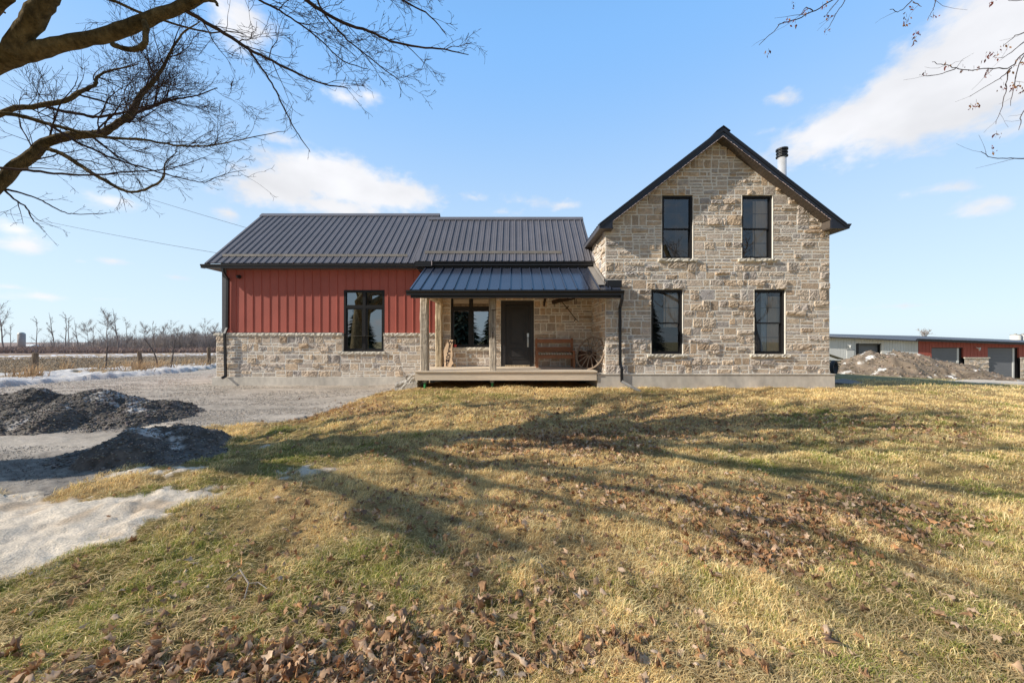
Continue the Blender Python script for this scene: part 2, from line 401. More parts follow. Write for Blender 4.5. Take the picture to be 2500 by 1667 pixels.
stone_wall('side_wall', lambda u, v, d: (XL-d, u, v), YG+.001, 14.2, [ZF, 4.66], rough=.9)
b = MB()                                            # plain rear and right walls close the volume
b.box(XR-.2, XR-.001, YG+.02, 18.9, -.5, 4.7); b.box(XL, XR-.2, 18.7, 18.9, -.5, 4.7); b.box(XL+.02, XL+.2, 14.2, 18.7, -.5, 4.7)
b.poly([(XL, 18.8, 4.7), (XR, 18.8, 4.7), (AP, 18.8, ZA-.2)])
b.build('rear_wall', M['mortar'], house)
b = MB(); b.box(2.46, 9.50, 10.93, 18.95, -.8, .318); b.box(2.45, 9.51, 10.91, 18.96, .318, ZF); b.build('foundation', M['concrete'], house)

# --- gable roof
b = MB(); t = .045
b.prism([(XE0, ZE), (AP, ZA), (XE1, ZE), (XE1, ZE-t), (AP, ZA-t*1.25), (XE0, ZE-t)], lambda p, y: (p[0], y, p[1]), 10.65, 19.2)
for i in range(int((19.2-10.8)/.23)):               # ribs run up the slope
    y = 10.85+i*.23
    b.prism([(XE0, ZE), (AP, ZA), (AP, ZA+.02), (XE0, ZE+.02)], lambda p, q: (p[0], q, p[1]+.001), y, y+.03)
    b.prism([(XE1, ZE), (AP, ZA), (AP, ZA+.02), (XE1, ZE+.02)], lambda p, q: (p[0], q, p[1]+.001), y, y+.03)
b.prism([(AP-.2, ZA-.11), (AP, ZA+.035), (AP+.2, ZA-.11), (AP+.2, ZA-.135), (AP, ZA+.005), (AP-.2, ZA-.135)], lambda p, y: (p[0], y, p[1]+.012), 10.635, 19.21)
gr = b.build('gable_roof', M['fascia'], house)
b = MB(); VT = .25; zb = 4.57
def low(x): return ZA-VT-abs(x-AP)*SL
xi0, xi1 = 2.84, 9.165
b.prism([(XE0+.02, ZE-t), (AP, ZA-t*1.3), (XE1-.02, ZE-t), (XE1-.02, zb), (xi1, zb), (xi1, low(xi1)), (AP, ZA-VT), (xi0, low(xi0)), (xi0, zb), (XE0+.02, zb)], lambda p, y: (p[0], y, p[1]), 10.665, 10.695)
b.build('rake_fascia', M['fascia'], house)
b = MB()                                            # darker step along the top of the rake board
for xe in (XE0+.03, XE1-.03):
    b.prism([(xe, ZE-t-.005), (AP, ZA-t*1.3-.005), (AP, ZA-t-.07), (xe, ZE-t-.065)], lambda p, y: (p[0], y, p[1]), 10.645, 10.664)
b.build('drip_edge', M['black'], house)
b = MB()                                            # vented soffit under the rake: one board after another
for sgn, xe in ((-1, xi0), (1, xi1)):
    n = 34
    for i in range(n):
        a0 = AP+(xe-AP)*(i/n); a1 = AP+(xe-AP)*((i+1)/n-.05/n*1.6)
        b.prism([(a0, low(a0)+.012), (a1, low(a1)+.012), (a1, low(a1)+.03), (a0, low(a0)+.03)], lambda p, y: (p[0], y, p[1]), 10.696, YG+.02)
    b.prism([(AP, low(AP)+.032), (xe, low(xe)+.032), (xe, low(xe)+.045), (AP, low(AP)+.045)], lambda p, y: (p[0], y, p[1]), 10.696, YG+.02)
for x0, x1 in ((XE0+.03, XL+.16), (xi1, XE1-.03)):  # boxed eaves
    y = 10.696
    while y < 13.6:
        b.box(x0, x1, y, y+.085, zb+.005, zb+.02); y += .09
    b.box(x0, x1, 10.696, 18.9, zb+.021, zb+.03)
b.box(xi1-.012, xi1, 10.696, YG+.02, zb+.03, low(xi1)); b.box(xi0, xi0+.012, 10.696, YG+.02, zb+.03, low(xi0))
b.build('soffit', M['soffit'], house)
for x0_ in (XE0, XE1-.03): b = MB(); b.box(x0_, x0_+.03, 10.696, 19.1, zb, ZE-t); b.build('eave_fascia', M['trim'], house)
b = MB()                                            # sun glints on the soffit channel lip, modelled as short pale runs
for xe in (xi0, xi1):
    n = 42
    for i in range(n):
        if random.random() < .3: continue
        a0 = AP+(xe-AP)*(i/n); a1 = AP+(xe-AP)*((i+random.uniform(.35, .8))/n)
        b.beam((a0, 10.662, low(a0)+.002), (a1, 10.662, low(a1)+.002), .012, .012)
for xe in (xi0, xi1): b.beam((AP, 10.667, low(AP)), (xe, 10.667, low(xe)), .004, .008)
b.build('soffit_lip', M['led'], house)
KG = [(0, 0), (0, .14), (-.13, .14), (-.13, .115), (-.10, .06), (-.10, 0)]   # K-style gutter outline: (out, up)
def gutter(name, Y, x0, x1, zbot, h=.14, d=1.0):
    b = MB(); b.prism([(o*d, u*h/.14) for o, u in KG], lambda p, x: (x, Y+p[0], zbot+p[1]), x0, x1)
    b.box(x0, x1, Y-.128*d, Y-.112*d, zbot+h+.0005, zbot+h+.010)
    return b.build(name, M['black'], house)
b = MB(); b.prism([(0, 0), (0, .14), (.16, .14), (.155, .115), (.11, .05), (.10, 0)], lambda p, y: (XE1+p[0]+.001, y, zb+p[1]), 10.68, 19.1); b.build('gutter', M['black'], house)
b = MB(); b.prism([(0, 0), (0, .1), (-.28, .02), (-.30, 0)], lambda p, y: (XE0-.001+p[0], y, zb+.02+p[1]), 13.1, 13.5); b.build('gutter_apron', M['fascia'], house)

# --- windows
def window(rc, Y, mat, style, rec=.07, curt=(), sill=True, label=None, fw=.055):
    x0, x1, z0, z1 = rc; yf = Y+rec
    b = MB()
    def ring(a0, a1, c0, c1, w, y0, y1, wb=None):
        wb = wb or w
        b.box(a0, a0+w, y0, y1, c0, c1); b.box(a1-w, a1, y0, y1, c0, c1)
        b.box(a0+w, a1-w, y0, y1, c1-w, c1); b.box(a0+w, a1-w, y0, y1, c0, c0+wb)
    ring(x0+.004, x1-.004, z0+.004, z1-.004, fw, yf-.03, yf+.08, fw*.8)
    pn = MB()
    if style == 'hung':
        a0, a1, c0, c1 = x0+fw, x1-fw, z0+fw*.8, z1-fw; zm = c0+(c1-c0)*.485
        ring(a0+.002, a1-.002, zm-.02, c1-.002, .036, yf+.004, yf+.03); ring(a0+.002, a1-.002, c0+.002, zm+.012, .036, yf+.034, yf+.06)
        xm = (a0+a1)/2
        for (q0, q1, y) in ((zm+.016, c1-.04, yf+.016), (c0+.04, zm-.025, yf+.046)):
            b.box(xm-.006, xm+.006, y+.006, y+.012, q0, q1); b.box(a0+.04, a1-.04, y+.0065, y+.0125, (q0+q1)/2-.006, (q0+q1)/2+.006)
            pn.poly([(a0+.03, y, q0), (a1-.03, y, q0), (a1-.03, y, q1), (a0+.03, y, q1)])
    else:
        zt = z1-.60; xm = (x0+x1)/2
        b.box(x0+fw, x1-fw, yf-.025, yf+.07, zt-.045, zt+.045); b.box(xm-.045, xm+.045, yf-.0255, yf+.0695, z0+fw, z1-fw)
        for (a, c) in ((x0+fw, xm-.045), (xm+.045, x1-fw)):
            ring(a+.001, c-.001, z0+fw*.8+.001, zt-.046, .045, yf-.01, yf+.05); ring(a+.001, c-.001, zt+.046, z1-fw-.001, .018, yf-.01, yf+.05)
            for (q0, q1) in ((z0+fw+.03, zt-.085), (zt+.06, z1-fw-.015)):
                pn.poly([(a+.03, yf+.02, q0), (c-.03, yf+.02, q0), (c-.03, yf+.02, q1), (a+.03, yf+.02, q1)])
    w = b.build('window', M['frame'], house)
    if label: w['label'] = label
    pn.build('pane', mat, w)
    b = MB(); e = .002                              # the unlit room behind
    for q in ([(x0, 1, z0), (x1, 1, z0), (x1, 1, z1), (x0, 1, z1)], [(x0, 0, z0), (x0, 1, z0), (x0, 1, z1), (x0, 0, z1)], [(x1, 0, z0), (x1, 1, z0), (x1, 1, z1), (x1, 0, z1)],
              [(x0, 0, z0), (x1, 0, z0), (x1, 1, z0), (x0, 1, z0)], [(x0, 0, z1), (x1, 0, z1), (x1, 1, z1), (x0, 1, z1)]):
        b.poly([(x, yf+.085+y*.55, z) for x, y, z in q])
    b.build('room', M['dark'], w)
    for (f0, f1, g0, g1, m, folds) in curt:
        b = MB(); n = 28; X0 = x0+(x1-x0)*f0; X1 = x0+(x1-x0)*f1; Z0 = z0+(z1-z0)*g0; Z1 = z0+(z1-z0)*g1
        ia = []; ib = []
        for i in range(n+1):
            x = X0+(X1-X0)*i/n; y = yf+.066+.010*math.sin(i/n*folds*6.28)
            ia.append(b.vert((x, y, Z0))); ib.append(b.vert((x, y, Z1)))
        for i in range(n): b.face((ia[i], ia[i+1], ib[i+1], ib[i]))
        b.build('blind' if folds == 0 else 'curtain', m, w, smooth=True)
    if sill:
        b = MB(); rough_bar(b, x0-.12, x1+.12, Y-.075, Y+.06, z0-.095, z0-.004); b.build('sill', M['ledge'], w)
    return w
def rough_bar(b, x0, x1, y0, y1, z0, z1, seg=.06, amp=.010):
    """stone ledge with a broken front edge"""
    n = max(2, int((x1-x0)/seg)); rows = []
    for i in range(n+1):
        x = x0+(x1-x0)*i/n; j = lambda s=1: random.gauss(0, amp*s)
        rows.append([b.vert(p) for p in ((x, y1, z0), (x, y0+.012+j(), z0+j(.3)), (x, y0+j(), (z0+z1)/2+j(.5)), (x, y0+.010+j(), z1+j(.3)), (x, y1, z1))])
    for A, B in zip(rows, rows[1:]):
        for k in range(4): b.face((A[k], B[k], B[k+1], A[k+1]))
    b.face(rows[0]); b.face(rows[-1][::-1])
window(W_UL, YG, G2, 'hung', curt=[(.52, 1, 0, .98, M['dark'], 2)], label='upper window in the shade of the gable, at left')
window(W_UR, YG, G2, 'hung', curt=[(.45, 1, 0, .93, M['curtain'], 3)], label='upper window with a beige curtain in its right half')
window(W_LL, YG, G2, 'hung', curt=[(.45, 1, .42, .93, M['curtain'], 3)], label='lower window beside the porch downspout')
window(W_LR, YG, G2, 'hung', curt=[(.32, .50, .02, .95, M['curtainb'], 3), (.5, 1, .04, .90, M['curtain'], 3)], label='lower window with pale blue and beige curtains')

# --- porch wall and openings
W_P = (PX(1100.2, YP), PX(1199, YP), PZ(847.6, YP), 3.06); D_F = (PX(1222.6, YP), PX(1303.7, YP), .43, PZ(733.4, YP))
stone_wall('porch_wall', front(YP), -2.76, XL-.002, [.43, W_P[2]-.11, W_P[2], D_F[3], W_P[3], 3.95], [W_P, D_F], rough=.75)
window(W_P, YP, G3, 'grid', curt=[(.03, .97, .40, .98, M['blind'], 0)], label='porch window with a tan blind drawn part way')
x0, x1, z0, z1 = D_F
b = MB(); fx = .165; yd = YP+.04
b.box(x0+.003, x0+fx, yd-.03, yd+.08, z0, z1-.003); b.box(x1-fx, x1-.003, yd-.03, yd+.08, z0, z1-.003); b.box(x0+fx, x1-fx, yd-.03, yd+.08, z1-.15, z1-.003)
b.box(x0+fx-.03, x0+fx-.001, yd-.045, yd-.031, z0, z1-.12); b.box(x1-fx+.001, x1-fx+.03, yd-.045, yd-.031, z0, z1-.12); b.box(x0+fx-.001, x1-fx+.001, yd-.0455, yd-.0305, z1-.149, z1-.12)
b.build('door_frame', M['door'], house)
b = MB(); dx0, dx1, dz0, dz1 = x0+fx+.004, x1-fx-.004, z0+.05, z1-.155
b.box(dx0, dx1, yd+.02, yd+.06, dz0, dz1)
H = dz1-dz0
def moulding(a0, a1, c0, c1):
    for (p0, p1, q0, q1) in ((a0, a1, c1-.035, c1), (a0, a1, c0, c0+.035), (a0, a0+.035, c0+.035, c1-.035), (a1-.035, a1, c0+.035, c1-.035)):
        b.box(p0, p1, yd-.004, yd+.0195, q0, q1)
    b.box(a0+.075, a1-.075, yd+.004, yd+.0195, c0+.075, c1-.075)
mx = (dx1-dx0)*.16
moulding(dx0+mx, dx1-mx, dz0+H*.34, dz0+H*.93); moulding(dx0+mx, dx1-mx, dz0+H*.10, dz0+H*.27)
door = b.build('front_door', M['door'], house)
b = MB(); hx = PX(1289, YP); b.box(hx-.035, hx+.035, yd-.012, yd+.018, PZ(823, YP), PZ(813.5, YP))
b.tube([(hx, yd, PZ(825, YP)), (hx, yd-.06, PZ(827, YP)), (hx, yd-.065, PZ(836, YP)), (hx, yd-.05, PZ(843, YP)), (hx, yd, PZ(845, YP))], .014, 8)
b.box(hx-.028, hx+.028, yd-.01, yd+.018, PZ(847, YP), PZ(824.5, YP)); b.build('handle', M['steel'], door)
b = MB(); b.box(dx0-.02, dx1+.02, YP-.12, YP+.03, .432, .475); b.build('door_sill', M['timber'], house)
b = MB(); bx = PX(1214.5, YP); b.box(bx-.025, bx+.03, YP-.075, YP-.035, PZ(800, YP), PZ(794, YP)); b.box(bx-.01, bx+.045, YP-.11, YP-.0755, PZ(797.5, YP), PZ(793, YP)); b.build('doorbell', M['white'], house)
b = MB(); bx = PX(1149, YP); b.box(bx-.035, bx+.035, YP-.07, YP-.03, PZ(874, YP), PZ(865.5, YP)); b.build('outlet_box', M['grey'], house)

# --- wing walls
W_W = (PX(839.4, YW), PX(939.2, YW), PZ(857.9, YW), PZ(708, YW))
ZWS, ZWC = .04, 1.50                                # bottom of stone, underside of ledge
xs1 = -2.765
wop = (W_W[0], W_W[1], W_W[2], 9)
stone_wall('stone_wainscot', front(YS), -10.60, xs1, [ZWS, W_W[2]-.1, W_W[2], ZWC], [(W_W[0], W_W[1], W_W[2], ZWC)], reveal=.16)
stone_wall('wainscot_end', lambda u, v, d: (-10.60-d, -u, v), -YS-4.4, -YS-.001, [ZWS, ZWC])
b = MB(); rough_bar(b, -10.66, W_W[0], YS-.06, YW+.02, ZWC+.002, 1.60); b.build('wainscot_ledge', M['ledge'], house)
b = MB(); rough_bar(b, W_W[1], xs1, YS-.06, YW+.02, ZWC+.002, 1.60); b.build('wainscot_ledge', M['ledge'], house)
b = MB(); b.box(-10.68, -2.95, 13.02, 17.8, -.8, ZWS-.002); b.build('wing_foundation', M['concrete'], house)
b = MB()                                            # red board-and-batten siding
xa, xb, za, zt_ = -10.30, -2.62, 1.601, 3.90
x = xa; pit = .3022
prof = []
while x < xb:
    prof += [(x, 0), (x+.012, -.020), (x+.036, -.020), (x+.044, 0), (x+.044+.0001, 0)]
    x += pit
prof.append((xb, 0))
def strip(x0, x1, z0, z1):
    pts = [(a, d) for a, d in prof if x0 < a < x1]
    def ev(xx):
        for (a, d), (a2, d2) in zip(prof, prof[1:]):
            if a <= xx <= a2: return d+(d2-d)*(xx-a)/(a2-a+1e-9)
        return 0
    pts = [(x0, ev(x0))]+pts+[(x1, ev(x1))]
    lo = [b.vert((a, YW+d, z0)) for a, d in pts]; hi = [b.vert((a, YW+d, z1)) for a, d in pts]
    for i in range(len(pts)-1): b.face((lo[i], lo[i+1], hi[i+1], hi[i]))
strip(xa, W_W[0], za, zt_); strip(W_W[1], xb, za, zt_); strip(W_W[0], W_W[1], W_W[3], zt_)
b.build('red_siding', M['siding'], house)
b = MB(); b.box(-10.455, -10.30, YW-.025, YW+.1, 1.601, 3.9); b.box(xa, W_W[0]-.03, YW-.03, YW-.0215, 1.601, 1.618); b.build('corner_trim', M['trim'], house)
b = MB(); b.box(-10.45, -10.30, YW+.1, 17.6, 1.5, 4.2); b.poly([(-10.40, YW-.2, 4.0), (-10.40, 18.4, 4.0), (-10.40, 15.83, 6.6)]); b.build('wing_end_wall', M['siding'], house)
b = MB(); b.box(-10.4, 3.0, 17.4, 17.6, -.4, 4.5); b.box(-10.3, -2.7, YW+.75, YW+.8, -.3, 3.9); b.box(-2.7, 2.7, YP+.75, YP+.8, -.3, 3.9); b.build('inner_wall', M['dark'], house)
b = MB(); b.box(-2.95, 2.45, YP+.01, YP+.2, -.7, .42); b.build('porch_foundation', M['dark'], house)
window(W_W, YW, G1, 'grid', rec=.03, label='large black-framed window in the red siding', sill=False, fw=.07)
b = MB(); rough_bar(b, W_W[0]-.14, W_W[1]+.06, YS-.07, YW+.03, W_W[2]-.1, W_W[2]-.003); b.build('wing_sill', M['ledge'], house)

# --- ribbed roofs
def ribbed(name, x0, x1, ye, ze, yr, zr, pitch, mat, phase=0, yb_=None):
    L = math.hypot(yr-ye, zr-ze); n = Vector((0, -(zr-ze)/L, (yr-ye)/L))
    prof = [(x0, 0)]; x = x0+phase
    while x < x1-.06:
        prof += [(x, 0), (x+.008, .032), (x+.032, .032), (x+.042, 0)]
        for q in (.33, .66):
            m = x+.02+pitch*q
            if m < x1-.03: prof += [(m-.012, 0), (m-.004, .006), (m+.008, .006), (m+.016, 0)]
        x += pitch
    prof.append((x1, 0))
    b = MB()
    lo = []; hi = []
    for a, d in prof:
        lo.append(b.vert(Vector((a, ye, ze))+n*d)); hi.append(b.vert(Vector((a, yr, zr))+n*d))
    for i in range(len(prof)-1): b.face((lo[i], lo[i+1], hi[i+1], hi[i]))
    dn = n*-.03
    A = [Vector((x0, ye, ze)), Vector((x1, ye, ze)), Vector((x1, yr, zr)), Vector((x0, yr, zr))]
    b.poly([p+dn for p in A][::-1])
    for i in range(4): b.poly([A[i], A[(i+1) % 4], A[(i+1) % 4]+dn, A[i]+dn])
    if yb_:                                         # rear slope
        zb_ = zr-(yb_-yr)*(zr-ze)/(yr-ye)
        b.poly([(x0, yr, zr), (x1, yr, zr), (x1, yb_, zb_), (x0, yb_, zb_)])
    o = b.build(name, mat, house)
    return o, n
WE = (12.9, 4.045, 15.83, 6.74); ME = (12.4, 4.0, 14.53, 6.15)
ribbed('wing_roof', -10.85, -3.25, *WE, .2495, M['roof'], .10, 18.7)
ribbed('middle_roof', -3.33, 2.69, *ME, .2316, M['roof'], .09, 16.7)
b = MB(); b.prism([(-.16, -.13), (0, .02), (.16, -.13), (.16, -.15), (0, -.005), (-.16, -.15)], lambda p, x: (x, WE[2]+p[0], WE[3]+p[1]+.035), -10.85, -3.2); b.build('ridge_cap', M['roof'], house)
b = MB(); b.prism([(-.15, -.13), (0, .02), (.15, -.13), (.15, -.15), (0, -.005), (-.15, -.15)], lambda p, x: (x, ME[2]+p[0], ME[3]+p[1]+.035), -3.36, 2.69); b.build('ridge_cap', M['roof'], house)
b = MB(); b.prism([(ME[0], ME[1]-.035), (ME[2], ME[3]-.035), (16.7, ME[1]-.035), (16.7, ME[1]-.7), (ME[0], ME[1]-.2)], lambda p, x: (x, p[0], p[1]), -3.33, -3.30); b.build('step_wall', M['black'], house)
b = MB(); b.prism([(WE[0], WE[1]-.032), (WE[2], WE[3]-.032), (WE[2], WE[3]-.2), (WE[0], WE[1]-.2)], lambda p, x: (x, p[0], p[1]), -10.86, -10.83); b.build('rake_trim', M['black'], house)
b = MB(); b.prism([(WE[0], WE[1]-.032), (WE[2], WE[3]-.032), (WE[2], WE[3]-.2), (WE[0], WE[1]-.2)], lambda p, x: (x, p[0], p[1]), -3.27, -3.24)
b.build('rake_trim', M['black'], house)
b = MB(); b.box(-10.84, -3.3, 12.905, 12.93, 3.86, 4.0); b.box(-10.83, -3.0, 12.93, YW+.02, 3.862, 3.88); b.box(-10.83, -10.46, YW, 14.0, 3.862, 3.88)
b.build('wing_soffit', M['soffit'], house)
b = MB(); b.box(-3.31, 2.66, 12.42, 12.45, 3.76, 3.955); b.box(-3.29, -2.76, 12.30, 12.419, 3.80, 3.955); b.box(-3.27, -2.98, 12.45, 12.8, 3.72, 3.80); b.build('middle_fascia', M['black'], house)
gutter('gutter', 12.90, -10.90, -3.28, 3.852, .118); gutter('gutter', 12.415, -2.75, 2.62, 3.835, .135)
b = MB(); b.box(-2.77, -2.752, 12.285, 12.415, 3.835, 3.98); b.build('gutter_end_cap', M['led'], house)
def guard(pyc, E, px0, px1, h=.085):
    # bar lying across the roof ribs
    s = (E[3]-E[1])/(E[2]-E[0]); k = (CY-pyc)/F
    Y = (E[1]-E[0]*s-EYE)/(k-s); z = EYE+k*Y
    b = MB(); X0, X1 = PX(px0, Y), PX(px1, Y); y0 = Y-.05
    b.box(X0, X1, y0-.012, y0, z-h/2+.005, z+h/2+.005); b.box(X0, X1, y0+.0005, y0+.07, z-h/2+.005, z-h/2+.014)
    x = X0+.1
    while x < X1: b.box(x, x+.03, y0+.001, y0+.09, z-h/2+.015, z-h/2+.035); x += .5
    b.build('snow_guard', M['guard'], house)
guard(624.5, WE, 546, 996); guard(617, ME, 1038, 1371)

# --- porch roof
PE = (10.55, 2.78, 12.72, 2.78+2.17*.5367)
L = math.hypot(PE[2]-PE[0], PE[3]-PE[1]); pn = Vector((0, -(PE[3]-PE[1])/L, (PE[2]-PE[0])/L))
def pz(y): return PE[1]+(y-PE[0])*(PE[3]-PE[1])/(PE[2]-PE[0])
b = MB()
def slab(x0, x1, y0, y1, th, up=0):
    A = [Vector((x0, y0, pz(y0)))+pn*up, Vector((x1, y0, pz(y0)))+pn*up, Vector((x1, y1, pz(y1)))+pn*up, Vector((x0, y1, pz(y1)))+pn*up]
    B = [p-pn*th for p in A]
    b.poly(A); b.poly(B[::-1])
    for i in range(4): j = (i+1) % 4; b.poly([A[i], B[i], B[j], A[j]])
slab(-3.0, 2.66, PE[0], PE[2], .03); slab(2.6605, 3.06, PE[0], YG-.06, .03)
x = -2.72
while x < 3.05:
    y1 = PE[2] if x < 2.6 else YG-.06
    slab(x, x+.022, PE[0]+.01, y1, .032, .036); x += .322
slab(-3.0, -2.96, PE[0], PE[2], .02, .024)
b.build('porch_roof', M['proof'], house)
b = MB(); slab(2.46, 2.655, PE[0]+.25, PE[2], .012, .050); slab(2.645, 2.657, PE[0]+.4, PE[2], .1, .17); b.build('wall_flashing', M['guard'], house)
b = MB(); yd2 = 10.78; X0, X1 = PX(1482, yd2), PX(1517, yd2); b.box(X0, X1, yd2-.06, YG-.07, PZ(699, yd2), PZ(684.5, yd2)); b.box(X0-.005, X1+.005, yd2-.068, YG-.07, PZ(701.5, yd2), PZ(699.3, yd2))
for xx in (X0+.06, X1-.09): b.box(xx, xx+.03, yd2-.03, yd2+.02, pz(yd2), PZ(701.6, yd2))
b.build('roof_diverter', M['black'], house)
gutter('gutter', 10.545, PX(990.7, 10.42), PX(1524.8, 10.42), 2.615, .125)
b = MB(); b.box(-2.97, 3.08, 10.548, 10.60, 2.545, 2.76); b.box(-2.97, 3.08, 10.535, 10.5475, 2.545, 2.612); b.build('porch_fascia', M['black'], house)
b = MB()  # sun glints along the porch eave, built as pale dashes
x = -2.9
while x < 3.0:
    b.box(x, x+random.uniform(.1, .2), 10.60, 10.612, 2.54, 2.552); x += random.uniform(.2, .32)
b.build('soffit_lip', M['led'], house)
b = MB()
y = 10.62
while y < YP-.05: b.box(-2.95, 2.70 if y > YG-.1 else 3.05, y, y+.135, 2.80, 2.815); y += .14
b.build('porch_ceiling', M['ceil'], house)
# rough-hewn timbers
def hewn(b, p, q, w, d, seg=.07, amp=.0025):
    p = Vector(p); q = Vector(q); D = q-p; n = max(4, int(D.length/seg)); dz = D.normalized()
    u = Vector((1, 0, 0)) if abs(dz.x) < .8 else Vector((0, 1, 0)); v = dz.cross(u).normalized(); u = v.cross(dz)
    rows = []
    shape = [(-.5, -.36), (-.36, -.5), (0, -.5), (.36, -.5), (.5, -.36), (.5, 0), (.5, .36), (.36, .5), (-.36, .5), (-.5, .36), (-.5, 0)]
    for i in range(n+1):
        c = p+D*i/n+u*(math.sin(i*.23)*.006); s = 1+random.gauss(0, .012)
        rows.append([b.vert(c+u*(a*w*s+random.gauss(0, amp))+v*(e*d*s+random.gauss(0, amp))) for a, e in shape])
    for A, B in zip(rows, rows[1:]):
        for k in range(len(shape)): j = (k+1) % len(shape); b.face((A[k], A[j], B[j], B[k]))
    b.face(rows[0][::-1]); b.face(rows[-1])
yf = 11.06
for (px_, Y, w, m, lb) in ((1036.8, yf, .235, 'timberg', 'outer front timber post at the open end of the porch'), (1203, yf, .205, 'timberg', 'front timber post between window and door'), (1072, 12.72, .225, 'timber', 'rear timber post against the wall')):
    b = MB(); X = PX(px_, Y); hewn(b, (X, Y, .432), (X, Y, 2.62), w, w); o = b.build('porch_post', M[m], house); o['label'] = lb
b = MB(); hewn(b, (-2.85, yf, 2.70), (2.60, yf, 2.70), .17, .17, .2); b.build('header_beam', M['timber'], house)
b = MB(); hewn(b, (-2.62, yf+.1, 2.70), (-2.62, YP-.07, 2.70), .2, .17, .2); b.build('tie_beam', M['timber'], house)
# deck
b = MB(); y = 10.86; random.seed(21)
while y < YP-.06:
    w = .137; b.box(-2.95, 2.445, y, min(y+w, YP-.045), .392+random.uniform(-.001, .001), .43+random.uniform(-.0015, .0015)); y += w+.006
deck = b.build('porch_deck', M['deck'], house)
b = MB(); b.box(-2.94, 2.43, 10.895, 10.93, .152, .388); b.box(-2.94, -2.90, 10.931, YP-.05, .152, .388); b.box(2.40, 2.445, 10.931, YP-.05, .152, .388)
for k in range(9): b.box(-2.6+k*.6, -2.56+k*.6, 10.94, YP-.05, .19, .388)
b.build('deck_skirt', M['deck'], house)
for px_ in (1037.4, 1201.6):
    X = PX(px_, 11.1); b = MB(); b.lathe(X, 11.1, [(.035, -.3), (.035, .065)], 12); o = b.build('deck_pier', M['green'], house)
    b = MB(); b.box(X-.05, X+.05, 11.05, 11.15, .066, .085); b.box(X-.025, X+.025, 11.075, 11.125, .085, .15); b.box(X-.06, X-.045, 11.06, 11.14, .085, .2); b.box(X+.045, X+.06, 11.06, 11.14, .085, .2); b.build('post_bracket', M['grey'], o)

# --- downspouts
def downspout(pts, w=.075, d=.055):
    b = MB()
    for p, q in zip(pts, pts[1:]):
        p = Vector(p); q = Vector(q); e = (q-p).normalized()*.018; b.beam(p-e, q+e, w, d, up=(0, 1, 0))
    for p in pts[2:-2:1]: b.beam(Vector(p)-Vector((0, 0, .012)), Vector(p)+Vector((0, 0, .012)), w+.008, d+.008, up=(0, 1, 0))
    return b.build('downspout', M['black'], house)
yg = 12.84; yw = YW-.06; yl = YS-.11
downspout([(PX(544, yg), yg, 3.86), (PX(544, yg), yg, 3.74), (PX(556, yw), yw, 3.53), (PX(554.5, yw), yw, PZ(800, yw)), (PX(548.5, yl), yl, PZ(815, yl)), (PX(551, yl), yl, PZ(918, yl)), (PX(543, yl-.1), yl-.1, PZ(924, yl-.1)+.02)])
yg = 10.47; yw = YG-.085; yl = YG-.12
downspout([(PX(1519, yg), yg, 2.62), (PX(1519, yg), yg, 2.52), (PX(1513.5, yw), yw, PZ(751, yw)), (PX(1514, yw), yw, PZ(888, yw)), (PX(1518, yl), yl, PZ(900, yl)), (PX(1518, yl), yl, PZ(931, yl)), (PX(1563, 10.3), 10.3, PZ(958, 10.3)+.03)])
# flue
b = MB(); fx_, fy_ = PX(1909, 12.0), 12.0
b.lathe(fx_, fy_, [(.125, 5.2), (.125, PZ(384, 12))], 20); flue = b.build('chimney_pipe', M['pipe'], house, smooth=True)
b = MB(); zc = PZ(384, 12)
for (r, a, c) in ((.17, 0, .03), (.15, .055, .085), (.165, .11, .135), (.15, .16, .185), (.172, .215, .262)): b.lathe(fx_, fy_, [(r, zc+a), (r, zc+c)], 20)
b.lathe(fx_, fy_, [(.12, zc), (.12, zc+.2)], 16); b.build('chimney_cap', M['black'], flue)
b = MB(); b.lathe(fx_, fy_, [(.26, 5.25), (.15, 5.75)], 18); b.build('roof_collar', M['black'], flue)
# small lamp under the eave and socket
lamp = thing('wall_lamp', 'small black round lamp high on the red siding near its left corner', 'lamp', P(585, 676.5, YW))
b = MB(); c = P(585, 676.5, YW); b.tube([(c.x, YW-.001, c.z), (c.x, YW-.05, c.z)], .055, 14); b.build('mounting', M['black'], lamp)
b = MB(); b.tube([(c.x-.02, YW-.06, c.z+.005), (c.x+.06, YW-.09, c.z-.005)], [.06, .065], 14); b.build('head', M['black'], lamp)

# ================================================================= THINGS ON THE PORCH
bench = thing('bench', 'stained brown wooden bench with striped cushion, right of the black door', 'bench', (PX(1352, 12.5), 12.5, .43))
BX0, BX1 = PX(1306.7, 12.72), PX(1398.5, 12.72); yb0, yf0 = 12.74, 12.22; zd = .431
def bx(nm, m, *dims):
    b = MB()
    for d in dims: b.box(*d)
    return b.build(nm, m, bench)
for X in (BX0, BX1-.075): bx('leg', M['benchw'], (X, X+.075, yb0-.06, yb0, zd, PZ(826, 12.72)))
for X in (BX0, BX1-.075): bx('leg', M['benchw'], (X, X+.075, yf0, yf0+.07, zd, .96))
bx('top_rail', M['benchw'], (BX0+.0755, BX1-.0755, yb0-.045, yb0-.01, PZ(837, 12.7), PZ(827.6, 12.7)))
bx('back_rail', M['benchw'], (BX0+.0755, BX1-.0755, yb0-.045, yb0-.01, PZ(859, 12.7), PZ(846.8, 12.7)))
for X in (BX0, BX1-.075): bx('armrest', M['benchw'], (X-.008, X+.083, yf0-.03, yb0-.061, .961, .995))
bx('seat', M['benchw'], (BX0-.01, BX1+.01, yf0-.02, yb0-.09, .825, .855)); bx('apron', M['benchw'], (BX0+.0755, BX1-.0755, yf0+.01, yf0+.04, .735, .824))
b = MB(); n = 26; X0, X1 = BX0+.085, BX1-.085
